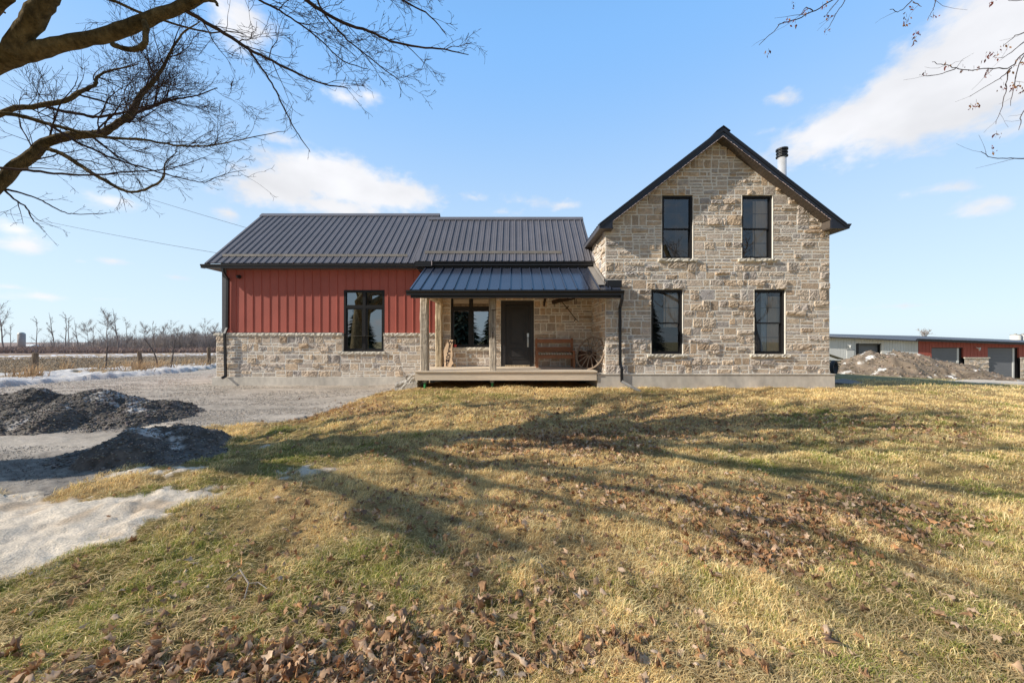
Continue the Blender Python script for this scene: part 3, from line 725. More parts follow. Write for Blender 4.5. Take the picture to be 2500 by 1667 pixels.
for i in range(n):
    b.col = [(.60, .56, .47), (.24, .27, .16), (.62, .58, .5), (.40, .34, .24)][i % 4]
    a0, a1 = X0+(X1-X0)*i/n, X0+(X1-X0)*(i+1)/n; y0, y1 = yf0+.05, yb0-.1
    b.prism([(y0, .857), (y0-.02, .875), (y0, .905), (y1, .91), (y1, .857)], lambda p, x: (x, p[0], p[1]), a0, a1-.0004)
cu = b.build('seat_cushion', M['cushion']); tag(cu, 'thin striped cushion lying on the wooden bench seat', 'cushion')

wheel = thing('wagon_wheel', 'old wooden spoked wagon wheel leaning in the porch corner', 'wheel', (2.38, 11.53, .43))
WN = Vector((-.725, -.6, .336)).normalized(); WC = Vector((PX(1441, 11.53), 11.53, .935)); R = .545
wu = Vector((0, 0, 1)); wu = (wu-WN*wu.dot(WN)).normalized(); wv = WN.cross(wu)
def wp(a, r, h=0): return WC+(wu*math.cos(a)+wv*math.sin(a))*r+WN*h
b = MB(); n = 48; pr = [(R-.045, -.018), (R, -.02), (R+.008, 0), (R, .02), (R-.045, .018)]; rings = [[b.vert(wp(2*math.pi*i/n, r, h)) for r, h in pr] for i in range(n)]
for i in range(n):
    A, B = rings[i], rings[(i+1) % n]
    for k in range(5): j = (k+1) % 5; b.face((A[k], A[j], B[j], B[k]))
b.build('rim', M['wheelw'], wheel)
for i in range(14):
    b = MB(); a = 2*math.pi*i/14; b.tube([wp(a, .07), wp(a, .2), wp(a, R-.04)], [.022, .018, .014], 6); b.build('spoke', M['wheelw'], wheel)
b = MB(); b.tube([WC-WN*.07, WC-WN*.03, WC+WN*.05, WC+WN*.10], [.06, .085, .08, .05], 14); b.build('hub', M['iron'], wheel)

cr = thing('crate', 'dark brown wooden crate standing behind the wagon wheel', 'crate', (PX(1436, 12.4), 12.4, .43))
X0, X1 = PX(1417, 12.2), PX(1457.5, 12.2); zt2 = PZ(857, 12.2)
b = MB()
for i in range(4): b.box(X0, X1, 12.2, 12.22, .433+i*(zt2-.433)/4, .433+(i+.96)*(zt2-.433)/4)
b.box(X0, X0+.02, 12.2205, 12.65, .433, zt2); b.box(X1-.02, X1, 12.2205, 12.65, .433, zt2); b.box(X0+.0205, X1-.0205, 12.63, 12.65, .433, zt2); b.box(X0+.0205, X1-.0205, 12.2205, 12.629, .433, .45)
b.build('box', M['crate'], cr)
for X in (X0+.015, X1-.065):
    b = MB(); b.box(X, X+.05, 12.18, 12.1995, .434, zt2+.01); b.build('batten', M['crate'], cr)

sg = thing('welcome_board', 'live-edge wooden board with stacked dark letters leaning beside the porch window', 'sign', (PX(1093, 12.55), 12.55, .43))
sx = lambda zx: 1075+zx/19.6
sy = lambda zy: 820+zy/19.6
out = [(210, 1440), (215, 1200), (185, 960), (150, 740), (180, 570), (235, 460), (270, 300), (295, 160), (590, 155), (575, 400), (550, 640), (585, 800), (580, 940), (555, 1040), (590, 1180), (640, 1260), (580, 1340), (525, 1450)]
yb_, tb = 12.50, .035
lean = lambda z: yb_+(z-.43)*.20
pts = [(PX(sx(a), 12.6), PZ(sy(c), 12.6)) for a, c in out]; z0_ = min(p[1] for p in pts); pts = [(x, z-z0_+.433) for x, z in pts]
b = MB(); A = [b.vert((x, lean(z), z)) for x, z in pts]; B = [b.vert((x+random.uniform(-.006, .006), lean(z)+tb, z)) for x, z in pts]
b.face(A[::-1] if False else A); b.face(B[::-1])
for i in range(len(A)): j = (i+1) % len(A); b.face((A[i], B[i], B[j], A[j]))
b.build('plank', M['board'], sg)
fc = bpy.data.curves.new('lettering', 'FONT'); fc.body = 'W\nE\nL\nC\nO\nM\nE'; fc.size = .118; fc.offset = .004; fc.align_x = 'CENTER'; fc.space_line = .80; fc.extrude = .001
fo = bpy.data.objects.new('lettering_source', fc); COL.objects.link(fo); bpy.context.view_layer.update()
me = bpy.data.meshes.new_from_object(fo.evaluated_get(bpy.context.evaluated_depsgraph_get())); bpy.data.objects.remove(fo)
tc_ = P(sx(480), sy(200), 12.6); bc_ = P(sx(330), sy(1400), 12.6)
zs_ = [v.co.y for v in me.vertices]; zhi, zlo = max(zs_), min(zs_)
for v in me.vertices:
    f = (v.co.y-zlo)/(zhi-zlo); z = bc_.z-z0_+.433+f*(tc_.z-bc_.z); x = bc_.x+f*(tc_.x-bc_.x)+v.co.x*1.5
    v.co = (x, lean(z)-.004-v.co.z, z)
me.name = 'lettering'; me.materials.clear(); me.materials.append(M['ink']); link('lettering', me, sg)
b = MB(); c = P(1118, 868, 12.7); cc = (PX(1109, 12.6), 12.6)
b.prism([(-.02, .433), (.075, .433), (.03, .52), (-.005, .56)], lambda p, y: (cc[0]+p[0], y, p[1]), 12.58, 12.66)
tag(b.build('doorstop', M['lumber']), 'small wooden wedge on the deck at the foot of the welcome board', 'wedge')
b = MB(); c = P(1111, 839, YP-.05); zs = W_P[2]-.003
b.lathe(c.x, YP-.03, [(.035, zs+.001), (.055, zs+.04), (.06, zs+.08), (.05, zs+.10)], 14); orn = b.build('red_pot', M['red']); tag(orn, 'small red pot standing on the porch window sill', 'pot')

# antique farm tools on the porch wall and post
yk = thing('harness_yoke', 'dark rusty harness yoke with long iron rod hung high on porch wall', 'farm tool', (PX(1365, 12.7), 12.7, 2.6))
q = lambda a, c, Y=12.66: P(1300+a/13.07, 720+c/13.07, Y)
b = MB(); b.tube([q(620, 235), q(680, 225), q(820, 190), q(1000, 165), q(1250, 130), q(1400, 60), q(1540, -20)], [.055, .075, .07, .055, .045, .045, .035], 10); b.build('beam', M['iron'], yk)
b = MB(); b.tube([q(920, 200), q(1100, 410), q(1240, 590), q(1370, 760), q(1490, 870)], [.012, .014, .013, .013, .008], 6); b.tube([q(1370, 750), q(1350, 800), q(1330, 840)], .014, 6); b.tube([q(1060, 440), q(1105, 410), q(1140, 390)], .022, 6); b.build('rod', M['iron'], yk)
b = MB(); b.tube([q(1350, 130), q(1348, 300)], .01, 6); b.tube([q(1395, 130), q(1392, 290)], .01, 6); b.tube([q(690, 230), q(690, 390)], .008, 6); b.tube([q(715, 230), q(718, 370)], .006, 6); b.build('link', M['iron'], yk)
b = MB(); b.tube([q(430, -60), q(410, 100), q(375, 240), q(370, 350), q(380, 375)], [.03, .04, .042, .028, .012], 8); sk = b.build('iron_hook', M['iron']); tag(sk, 'curved dark iron hook hanging on porch wall just right of door', 'farm tool')
lt = thing('door_latch', 'antique black iron latch with ring fixed to the middle porch post', 'latch', P(1203, 810, 10.93))
b = MB(); q2 = lambda x, y, Y=10.935: P(x, y, Y); b.tube([q2(1203.3, 810), q2(1203, 818, 10.90), q2(1203, 826)], [.012, .02, .012], 6); b.build('handle', M['iron'], lt)
b = MB(); b.tube([q2(1205+3.2*math.cos(a), 803+4*math.sin(a)) for a in np.linspace(0, 6.28, 13)], .005, 5, cap=False); b.build('ring', M['iron'], lt)
b = MB(); b.tube([q2(1200, 757.5), q2(1210, 757)], .013, 6); b.tube([q2(1204, 758), q2(1203.5, 790)], .006, 5); b.build('bar', M['iron'], lt)

# stone steps beside the deck
random.seed(5)
def slab_stone(name, label, x0, x1, y0, y1, z0, z1):
    b = MB(); n = 9
    def wob(s=.012): return random.gauss(0, s)
    b.col = (.60, .56, .50); lay = []
    for k in range(5):
        z = z0+(z1-z0)*k/4; ring = []
        for i in range(n): ring.append((x0+(x1-x0)*i/n, y0+wob(), z))
        for i in range(n): ring.append((x1+wob(), y0+(y1-y0)*i/n, z))
        for i in range(n): ring.append((x1-(x1-x0)*i/n, y1+wob(), z))
        for i in range(n): ring.append((x0+wob(), y1-(y1-y0)*i/n, z))
        lay.append([b.vert((x, y, zz+wob(.006))) for x, y, zz in ring])
    for A, B in zip(lay, lay[1:]):
        for i in range(4*n): j = (i+1) % (4*n); b.face((A[i], A[j], B[j], B[i]))
    b.face(lay[-1]); b.face(lay[0][::-1])
    tag(b.build(name, M['stone']), label, 'step', 'limestone steps beside the porch')
slab_stone('stone_step', 'upper rough limestone step against the left end of the porch deck', -3.34, -2.965, 11.3, 12.7, .045, .275)
slab_stone('stone_step', 'lower, longer rough limestone step below the other at the porch end', -3.64, -2.965, 11.2, 12.8, -.25, .04)

# ================================================================= GROUND
r1 = np.geomspace(.35, 32, 520); r2 = np.geomspace(32.6, 2500, 90); RR = np.concatenate([r1, r2])
th = np.concatenate([np.linspace(-62, 62, 760), np.linspace(62.6, 297.4, 160)]); th = np.radians(th)
TH, R_ = np.meshgrid(th, RR, indexing='ij'); GX = R_*np.sin(TH); GY = R_*np.cos(TH)
GZ = tzn(GX, GY)
nE = (fbm(GX*2.2, GY*2.2, 11)-.5)*.9+(fbm(GX*9, GY*9, 12, 3)-.5)*.5
dgrav = sdist(GX, GY, GRAVEL)+nE*.5
dsnow = np.full(GX.shape, -9.0)
for i, p in enumerate(SNOWS): dsnow = np.maximum(dsnow, sdist(GX, GY, p)+nE*(.95 if i in (1, 2) else .55)-(.10 if i in (1, 2) else 0))
dbank = sdist(GX, GY, BANK)
bumpy = fbm(GX*.9, GY*.9, 31)
dbk = dbank+(fbm(GX*1.5, GY*1.5, 32)-.5)*.9
# distant field on the left
field = (GY > 14) & (GX < -2) & (dgrav < 0) & (dbk < 0)
cols = np.zeros(GX.shape+(3,)); C = lambda *c: np.array(c)
n1 = fbm(GX*.55, GY*.55, 41)[..., None]; n2 = fbm(GX*2.4, GY*2.4, 42)[..., None]; n3 = fbm(GX*14, GY*14, 43, 3)[..., None]
straw = C(.74, .51, .23); olive = C(.32, .27, .09)
def greenness(X, Y):
    n = fbm(X*.55, Y*.55, 41); m = fbm(X*2.4, Y*2.4, 42)
    near = 1-sst(2.0, 6.5, Y); left = 1-sst(-3.5, 1.5, X)
    gx = .5*np.exp(-((X+.4)/1.2)**2-((Y-2.5)/.8)**2)+.35*np.exp(-((X+2.6)/1.0)**2-((Y-2.6)/.6)**2)
    return np.clip(gx+(n-.53)*2.4+(m-.5)*1.5+.20*(1-sst(1.8, 3.2, Y))+.42*left*near+.08*(1-sst(3.5, 8.5, Y))-.04+.22*left*(1-sst(8, 11, Y)), 0, 1)
g_ = greenness(GX, GY)[..., None]
lawn = straw*(1-g_)+olive*g_; tfn = fbm(GX*3.2, GY*3.2, 91)[..., None]; lawn = lawn*(.50+.5*n2)*(.60+.6*n3)*(.50+.9*tfn); lawn = lawn*C(.94, .90, .86)
cols[:] = lawn
gv = C(.50, .43, .355)*(.72+.55*n3)*(.85+.3*n1)
tr = .5+.5*np.sin((GY*1.0+GX*.16)*5.2+(n1[..., 0]-.5)*5); gv = gv*(1-.13*(tr**3)[..., None])
dk = (sst(-3.6, -4.4, GX)*(1-sst(4.9, 5.6, GY))*(.55+.45*sst(.4, .55, fbm(GX*2, GY*2, 83))))[..., None]; gv = gv*(1-dk)+C(.24, .21, .18)*(.5+n3)*dk
gm = sst(-.05, .05, dgrav)[..., None]; cols = cols*(1-gm)+gv*gm
cols = np.where(((dgrav > -.35) & (dgrav < .02) & (GY < 12) & (GX > -4.5))[..., None], cols*C(.75, .6, .5), cols)   # leaf mould along the gravel edge
# field: stubble soil, dead grass, snow lines, far brush
fn = fbm(GX*.8, GY*2.2, 51)[..., None]; fn2 = fbm(GX*3, GY*6, 52)[..., None]
soil = C(.20, .155, .115)*(.4+1.3*fn2); dead = C(.42, .30, .18)*(.7+.6*fn)
A1 = GY+(-GX)*.35*0
Lx = -GX/np.maximum(GY, 1)                       # slope of view across field
s1 = 58+(1.38-Lx)*60; s2 = 44+(1.38-Lx)*52
fc_ = soil*np.ones(cols.shape)
tg = sst(0, 4, GY-s2)[..., None]; fc_ = fc_*(1-tg)+dead*tg
for s, w in ((s1, 3.4), (s2, 1.7)):
    k = (np.abs(GY-s+(fn[..., 0]-.5)*2) < w)[..., None]; fc_ = np.where(k & (Lx > .5)[..., None], C(.78, .77, .80), fc_)
far = sst(6, 22, GY-s1)[..., None]; fc_ = fc_*(1-far)+C(.33, .24, .20)*(.7+.6*fn)*far
fm = field[..., None]; cols = np.where(fm, fc_, cols)
rf = ((GY > 14) & (GX > 8))[..., None]; cols = np.where(rf, C(.30, .25, .12)*(.6+.8*n3)*(1-.4*g_), cols)
back = (GY < .2)[..., None]; cols = np.where(back, C(.30, .24, .12)*(.7+.6*n2), cols)
# snow
sn = C(.84, .71, .56)*(.78+.25*n2)*(.80+.32*n3); dirt = sst(.55, .75, fbm(GX*3.1, GY*3.1, 61))[..., None]; sn = sn*(1-.35*dirt*C(.6, .8, 1.))
sm = sst(-.04, .05, dsnow)[..., None]; cols = cols*(1-sm)+sn*sm
GZ = GZ+np.where(dsnow > 0, np.clip(dsnow, 0, .25)*.07+.004+(n3[..., 0]-.5)*.012, 0)
bm_ = sst(-.1, .25, dbk)[..., None]; bs = C(.78, .73, .68)*(.80+.25*n2)*(.8+.3*n3); tuf = (sst(.50, .60, fbm(GX*1.1, GY*1.1, 71))*sst(.8, 1.6, dbk))[..., None]
bs = bs*(1-tuf)+C(.38, .28, .17)*tuf; edge = (1-sst(.1, .5, dbk))[..., None]; bs = bs*(1-.35*edge*n3*1.2)
cols = cols*(1-bm_)+bs*bm_
GZ = GZ+sst(0, .5, dbk)*(.13+.25*(bumpy-.35)+.18*(fbm(GX*3.1, GY*3.1, 33)-.5))*(1-.45*sst(1.2, 3, dbk))
GZ = np.where(field & (R_ < 200), GZ+(fn2[..., 0]-.5)*.14*np.clip(GY/25, .6, 3), GZ)
# trough and scuffs in gravel
GZ = np.where(dgrav > 0, tz(GX, GY)+(fbm(GX*1.1, GY*2.5, 81)-.5)*.06+(n3[..., 0]-.5)*.018, GZ)
nt_, nr_ = GX.shape
V = np.stack([GX, GY, GZ], -1).reshape(-1, 3); Cc = np.clip(cols, .01, .9).reshape(-1, 3)
idx = np.arange(nt_*nr_).reshape(nt_, nr_)
Fq = np.stack([idx[:-1, :-1], idx[:-1, 1:], idx[1:, 1:], idx[1:, :-1]], -1).reshape(-1, 4)
Fq = Fq[:, ::-1]
# close the ring
Fw = np.stack([idx[-1, :-1], idx[-1, 1:], idx[0, 1:], idx[0, :-1]], -1)[:, ::-1]; Fq = np.concatenate([Fq, Fw])
cls = np.zeros(GX.shape, int); cls[field] = 3; cls[(dgrav > 0)] = 1; cls[(dsnow > 0) | (dbk > .1)] = 2
fcl = cls.reshape(-1)[Fq[:, 0]]
for k, nm in ((0, 'lawn'), (1, 'gravel_driveway'), (2, 'snow_ground'), (3, 'field')):
    Fk = Fq[fcl == k]; u, inv = np.unique(Fk, return_inverse=True)
    kind(np_mesh(nm, V[u], inv.reshape(-1, 4), Cc[u], M['ground'], smooth=True), 'structure')
def ground_mask(X, Y):
    """True where lawn grass grows"""
    d1 = sdist(X, Y, GRAVEL)+(fbm(X*2.2, Y*2.2, 11)-.5)*.35+(fbm(X*9, Y*9, 12, 3)-.5)*.14
    d2 = np.full(X.shape, -9.)
    e = (fbm(X*2.2, Y*2.2, 11)-.5)*.9+(fbm(X*9, Y*9, 12, 3)-.5)*.5
    for i, p in enumerate(SNOWS): d2 = np.maximum(d2, sdist(X, Y, p)+e*(.9 if i in (1, 2) else .55)-(.10 if i in (1, 2) else 0))
    hs = ((X > 2.4) & (X < 9.55) & (Y > 10.9)) | ((X > -3.7) & (X < 2.5) & (Y > 11.0)) | ((X < -3) & (Y > 12))
    ph = np.maximum(pile_h(X, Y, 'big', 100), pile_h(X, Y, 'small', 140))
    return (d1 < .02) & (d2 < RNG.exponential(.03, X.shape)) & ~hs & (ph < .0)

# --- piles
def pile(name, key, seed, x0, x1, y0, y1, res, label, cat, colfn, smooth=False):
    xs = np.arange(x0, x1, res); ys = np.arange(y0, y1, res); X, Y = np.meshgrid(xs, ys, indexing='ij')
    h = pile_h(X, Y, key, seed); z = tz(X, Y)+h
    Cc = colfn(X, Y, h); idx = np.arange(X.size).reshape(X.shape)
    Fq = np.stack([idx[:-1, :-1], idx[1:, :-1], idx[1:, 1:], idx[:-1, 1:]], -1).reshape(-1, 4)
    keep = (h.reshape(-1)[Fq] > -.12).all(1); Fq = Fq[keep]
    V = np.stack([X, Y, z], -1).reshape(-1, 3); u, inv = np.unique(Fq, return_inverse=True)
    rt = thing(name, label, cat, (float(V[u][:, 0].mean()), float(V[u][:, 1].mean()), float(tz(V[u][:, 0].mean(), V[u][:, 1].mean()))))
    np_mesh('heap', V[u], inv.reshape(-1, 4), Cc.reshape(-1, 3)[u], M['rock'], rt, smooth)
    return rt
ICO = None
def pebbles(name, X, Y, Z, S, C, parent=None):
    """many small angular stones in one mesh"""
    bm = bmesh.new(); bmesh.ops.create_icosphere(bm, subdivisions=1, radius=1); v0 = np.array([v.co[:] for v in bm.verts]); f0 = np.array([[v.index for v in f.verts] for f in bm.faces]); bm.free()
    n = len(X); k = len(v0)
    v = v0[None]*RNG.uniform(.6, 1.25, (n, k, 1))*np.stack([RNG.uniform(.7, 1.3, n), RNG.uniform(.7, 1.3, n), RNG.uniform(.5, .9, n)], -1)[:, None]*S[:, None, None]
    a = RNG.uniform(0, 6.28, n); ca, sa = np.cos(a)[:, None], np.sin(a)[:, None]
    x = v[..., 0]*ca-v[..., 1]*sa; y = v[..., 0]*sa+v[..., 1]*ca
    Vv = np.stack([x+X[:, None], y+Y[:, None], v[..., 2]+Z[:, None]], -1).reshape(-1, 3)
    Ff = (f0[None]+(np.arange(n)*k)[:, None, None]).reshape(-1, 3)
    return np_mesh(name, Vv, Ff, np.repeat(C, k, 0), M['rock'], parent)
def gcol(seed):
    def f(X, Y, h):
        n = fbm(X*2.2, Y*2.2, seed)[..., None]; m = fbm(X*16, Y*16, seed+1, 3)[..., None]
        c = np.array((.115, .098, .085))*(.35+1.3*m)
        s = sst(.60, .68, fbm(X*1.5+3, Y*2.3, seed+2)+(m[..., 0]-.5)*.22)[..., None]
        c = c*(1-s)+np.array((.50, .47, .44))*(.7+.5*m)*s
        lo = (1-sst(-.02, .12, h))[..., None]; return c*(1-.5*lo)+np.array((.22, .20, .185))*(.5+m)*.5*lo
    return f
pb = pile('gravel_pile', 'big', 100, -13.5, -4.8, 4.6, 9.2, .028, 'large mound of dark gravel with old snow showing through', 'gravel pile', gcol(300))
ps = pile('gravel_pile', 'small', 140, -9, -3.4, 4.0, 6.8, .025, 'small shaded gravel mound in front of the larger one', 'gravel pile', gcol(340))
def scatter_on(key, seed, x0, x1, y0, y1, n, parent, smin, smax, base):
    X = RNG.uniform(x0, x1, n); Y = RNG.uniform(y0, y1, n); h = pile_h(X, Y, key, seed); k = h > -.03; X, Y, h = X[k], Y[k], h[k]
    S = RNG.uniform(smin, smax, len(X))*RNG.choice([1, 1, 1.6], len(X)); C = np.array(base)*RNG.uniform(.4, 1.9, (len(X), 1))*RNG.uniform(.93, 1.07, (len(X), 3))
    o = pebbles('loose_stones', X, Y, tz(X, Y)+h+S*.2, S, C, parent); kind(o, 'stuff')
scatter_on('big', 100, -12.5, -4.8, 4.8, 9, 30000, pb, .007, .017, (.17, .145, .125))
scatter_on('small', 140, -9, -3.4, 4.0, 6.8, 14000, ps, .006, .013, (.17, .15, .13))
def dcol(X, Y, h):
    n = fbm(X*.8, Y*.8, 400)[..., None]; m = fbm(X*4, Y*4, 401)[..., None]
    c = np.array((.25, .19, .135))*(.45+1.0*m)*(.8+.4*n)
    s = sst(.72, .80, fbm(X*1.6, Y*3.2, 402)+(m[..., 0]-.5)*.3+(1-sst(.05, .45, h))*.10)[..., None]
    return c*(1-s)+np.array((.80, .75, .68))*(.75+.4*m)*s
pd = pile('dirt_pile', 'dirt', 200, 17.5, 33, 18.5, 27.5, .07, 'long mound of brown dirt and dirty snow in front of the sheds', 'dirt pile', dcol)
scatter_on('dirt', 200, 18, 32, 19.5, 24.5, 2500, pd, .02, .05, (.22, .17, .125))
# loose gravel on the driveway and left of the lawn
n = 60000; px_ = RNG.uniform(-100, 1000, n); py_ = 905+RNG.random(n)**1.3*150; X, Y = G(px_, py_)
k = (sdist(X, Y, GRAVEL) > .03) & (Y < 18) & (np.maximum(pile_h(X, Y, 'big', 100), pile_h(X, Y, 'small', 140)) < 0); X, Y = X[k], Y[k]
X2 = RNG.uniform(-8.5, -4.4, 5000); Y2 = RNG.uniform(3.8, 5.6, 5000); k = (sdist(X2, Y2, GRAVEL) > -.05); X = np.concatenate([X, X2[k]]); Y = np.concatenate([Y, Y2[k]])
S = RNG.uniform(.005, .010, len(X))*np.clip(Y/7, .8, 1.5)
c = np.where((Y < 6)[:, None], np.array([(.24, .225, .21)]), np.array([(.56, .49, .42)]))*RNG.uniform(.45, 1.4, (len(X), 1))
kind(pebbles('loose_gravel', X, Y, tz(X, Y)+S*.3, S, c), 'stuff')

# ================================================================= GRASS AND LEAVES
LEAFS = [(700, 1635, 420, 55, 1900), (250, 1655, 350, 50, 400), (1750, 1600, 500, 70, 300), (800, 1450, 700, 120, 400), (950, 1565, 320, 55, 420), (1250, 1480, 160, 60, 150), (560, 1450, 320, 60, 120), (1150, 1610, 320, 55, 330), (1450, 1630, 220, 45, 260),
         (1400, 1075, 220, 35, 1000), (1250, 1100, 380, 45, 600), (1700, 1050, 380, 40, 500), (1900, 1250, 360, 55, 520), (1850, 1350, 220, 45, 280), (2150, 1290, 320, 60, 300), (1500, 1200, 320, 60, 330),
         (2300, 1500, 220, 100, 70), (900, 1230, 220, 60, 130), (1600, 1000, 420, 30, 500), (1250, 1270, 120, 40, 80), (1000, 1600, 900, 90, 250), (880, 1000, 130, 22, 260), (2250, 1050, 260, 40, 260), (200, 1640, 200, 40, 130), (1250, 1300, 1100, 220, 700), (1500, 1020, 900, 50, 900)]
def leaf_field(X, Y):
    px = CX+X*F/np.maximum(Y, .3); py = CY+(EYE-tz(X, Y))*F/np.maximum(Y, .3); f = np.zeros(X.shape)
    for a, b_, c, d, e in LEAFS[:22]:
        if c < 600: f += .9*e/(c*d)*8*np.exp(-((px-a)/(c*.62))**2-((py-b_)/(d*.68))**2)
    return np.clip(f*(.35+1.3*vnoise(X*5, Y*5, 95)), 0, 1)
def blades(name, X, Y, H, W, C, bend, mat, seed=1, zoff=0.):
    n = len(X); r = np.random.default_rng(seed)
    z0 = tzn(X, Y)-.006+zoff; az = r.uniform(0, 6.28, n)+0; wnd = r.random(n) < .35; az = np.where(wnd, r.normal(.4, .6, n), az)
    dx, dy = np.cos(az), np.sin(az); wa = r.uniform(0, 6.28, n); wx, wy = np.cos(wa)*W/2, np.sin(wa)*W/2
    b1 = bend*H*.30; b2 = bend*H*1.05; h1 = H*(.62-.12*bend); h2 = H*np.clip(1-.45*bend, .12, 1)
    P0 = np.stack([X-wx, Y-wy, z0], -1); P1 = np.stack([X+wx, Y+wy, z0], -1)
    P2 = np.stack([X+dx*b1-wx*.8, Y+dy*b1-wy*.8, z0+h1], -1); P3 = np.stack([X+dx*b1+wx*.8, Y+dy*b1+wy*.8, z0+h1], -1)
    P4 = np.stack([X+dx*b2, Y+dy*b2, z0+h2], -1)
    V = np.stack([P0, P1, P2, P3, P4], 1).reshape(-1, 3); o = np.arange(n)[:, None]*5
    Ft = np.concatenate([o+np.array([[0, 1, 3]]), o+np.array([[0, 3, 2]]), o+np.array([[2, 3, 4]])])
    Cv = np.repeat(C, 5, 0).reshape(n, 5, 3); Cv = Cv*np.array([.58, .58, 1.08, 1.08, 1.3])[None, :, None]  # shade at the root and light on the tip painted into blade colours
    return np_mesh(name, V, Ft, Cv.reshape(-1, 3), mat)
def lawn_pts(n, p0, p1, pw=1.0):
    px_ = RNG.uniform(-350, 2850, n); py_ = p0+(p1-p0)*RNG.random(n)**pw; X, Y = G(px_, py_)
    k = (Y < 26) & (Y > .9); X, Y = X[k], Y[k]
    X = X+RNG.normal(0, .02, len(X)); k = ground_mask(X, Y); return X[k], Y[k]
Xa, Ya = lawn_pts(520000, 1110, 1780); Xb, Yb = lawn_pts(620000, 926, 1130, 1.0)
X = np.concatenate([Xa, Xb]); Y = np.concatenate([Ya, Yb]); n = len(X)
gz = greenness(X, Y); tuft = fbm(X*3.2, Y*3.2, 91); tf2 = fbm(X*11, Y*11, 92, 2)
lf = leaf_field(X, Y); keep = RNG.random(n) < (1-.62*lf)*np.clip(.42+2.6*(tuft-.46)+1.8*(tf2-.5), .06, 1); X, Y, gz, tuft, lf = X[keep], Y[keep], gz[keep], tuft[keep], lf[keep]; n = len(X)
isg = RNG.random(n) < np.clip(gz*1.0+.02, 0, .9)
cs = np.array([(.98, .76, .38), (.94, .68, .32), (.99, .84, .48), (.80, .56, .26), (.88, .72, .33)])[RNG.integers(0, 5, n)]
cg = np.array([(.37, .39, .09), (.30, .34, .07), (.52, .47, .14), (.46, .40, .13), (.24, .28, .055)])[RNG.integers(0, 5, n)]
Cg = np.where(isg[:, None], cg, cs)*RNG.uniform(.7, 1.2, (n, 1))*(.72+.55*tuft)[:, None]*(1-.35*lf[:, None]*np.array([[.6, 1., 1.]]))
H = np.where(isg, RNG.uniform(.03, .075, n), RNG.uniform(.035, .105, n))*(.25+1.1*tuft)*np.clip(.85+Y*.02, .9, 1.1)
Wd = RNG.uniform(.0024, .0046, n)*np.clip(Y/3.2, 1, 3.0); bend = np.where(isg, RNG.uniform(.2, .9, n), RNG.uniform(.3, 1.15, n))
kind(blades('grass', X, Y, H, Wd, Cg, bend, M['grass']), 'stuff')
# flattened dead thatch, lying almost flat
X, Y = lawn_pts(70000, 1000, 1780); n = len(X)
Ct = np.array([(.86, .67, .34), (.70, .50, .24), (.56, .40, .20)])[RNG.integers(0, 3, n)]*RNG.uniform(.7, 1.15, (n, 1))
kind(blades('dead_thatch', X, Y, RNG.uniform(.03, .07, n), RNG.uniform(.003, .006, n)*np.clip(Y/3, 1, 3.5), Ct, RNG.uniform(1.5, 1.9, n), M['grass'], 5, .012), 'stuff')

px_ = np.concatenate([RNG.normal(a, c*.55, int(e*(1.7 if b_ < 1150 else 1.35 if b_ < 1400 else .42))) for a, b_, c, d, e in LEAFS]); py_ = np.concatenate([RNG.normal(b_, d*.6, int(e*(1.7 if b_ < 1150 else 1.35 if b_ < 1400 else .42))) for a, b_, c, d, e in LEAFS])
k = (py_ > 950) & (py_ < 1790); X, Y = G(px_[k], py_[k]); k = ground_mask(X, Y) | (RNG.random(len(X)) < .06); k &= (Y < 10.8); X, Y = X[k], Y[k]; n = len(X)
ol = np.array([(0, -.55), (.22, -.42), (.50, -.30), (.34, -.05), (.62, .22), (.28, .28), (.0, .62), (-.28, .28), (-.62, .22), (-.34, -.05), (-.50, -.30), (-.22, -.42)])
k_ = len(ol); S = np.clip(RNG.lognormal(-3.22, .28, n), .02, .06)
ux = ol[None, :, 0]*RNG.uniform(.6, 1.1, (n, 1)); uy = ol[None, :, 1]*np.ones((n, 1)); ux = ux+RNG.normal(0, .05, (n, k_)); uy = uy+RNG.normal(0, .05, (n, k_))
fold = RNG.uniform(.1, 2.0, (n, 1)); curl = RNG.normal(.5, .9, (n, 1)); uz = fold*np.abs(ux)+curl*uy**2+RNG.normal(0, .07, (n, k_))
ux = ux*np.clip(1-.35*fold, .35, 1)
L3 = np.stack([np.concatenate([ux, np.zeros((n, 1))], 1), np.concatenate([uy, np.zeros((n, 1))], 1), np.concatenate([uz, np.zeros((n, 1))], 1)], -1)*S[:, None, None]
def rot(Lv, ax, a):
    c, s = np.cos(a)[:, None], np.sin(a)[:, None]; i, j = {'x': (1, 2), 'y': (0, 2), 'z': (0, 1)}[ax]
    o = Lv.copy(); o[..., i] = Lv[..., i]*c-Lv[..., j]*s; o[..., j] = Lv[..., i]*s+Lv[..., j]*c; return o
L3 = rot(L3, 'x', RNG.normal(0, .42, n)+np.where(RNG.random(n) < .4, 3.14, 0)); L3 = rot(L3, 'y', RNG.normal(0, .5, n)); L3 = rot(L3, 'z', RNG.uniform(0, 6.28, n))
L3[..., 2] -= L3[..., 2].min(1, keepdims=True)
Vl = (L3+np.stack([X, Y, tzn(X, Y)-.004+RNG.uniform(0, .028, n)], -1)[:, None]).reshape(-1, 3)
ft = np.array([[i, (i+1) % k_, k_] for i in range(k_)]); Fl = (ft[None]+(np.arange(n)*(k_+1))[:, None, None]).reshape(-1, 3)
Cl = np.array([(.52, .30, .16), (.64, .42, .26), (.42, .24, .135), (.72, .52, .36), (.32, .19, .12), (.58, .30, .14)])[RNG.integers(0, 6, n)]*RNG.uniform(.65, 1.1, (n, 1))
kind(np_mesh('leaf_litter', Vl, Fl, np.repeat(Cl, k_+1, 0), M['leaf']), 'stuff')
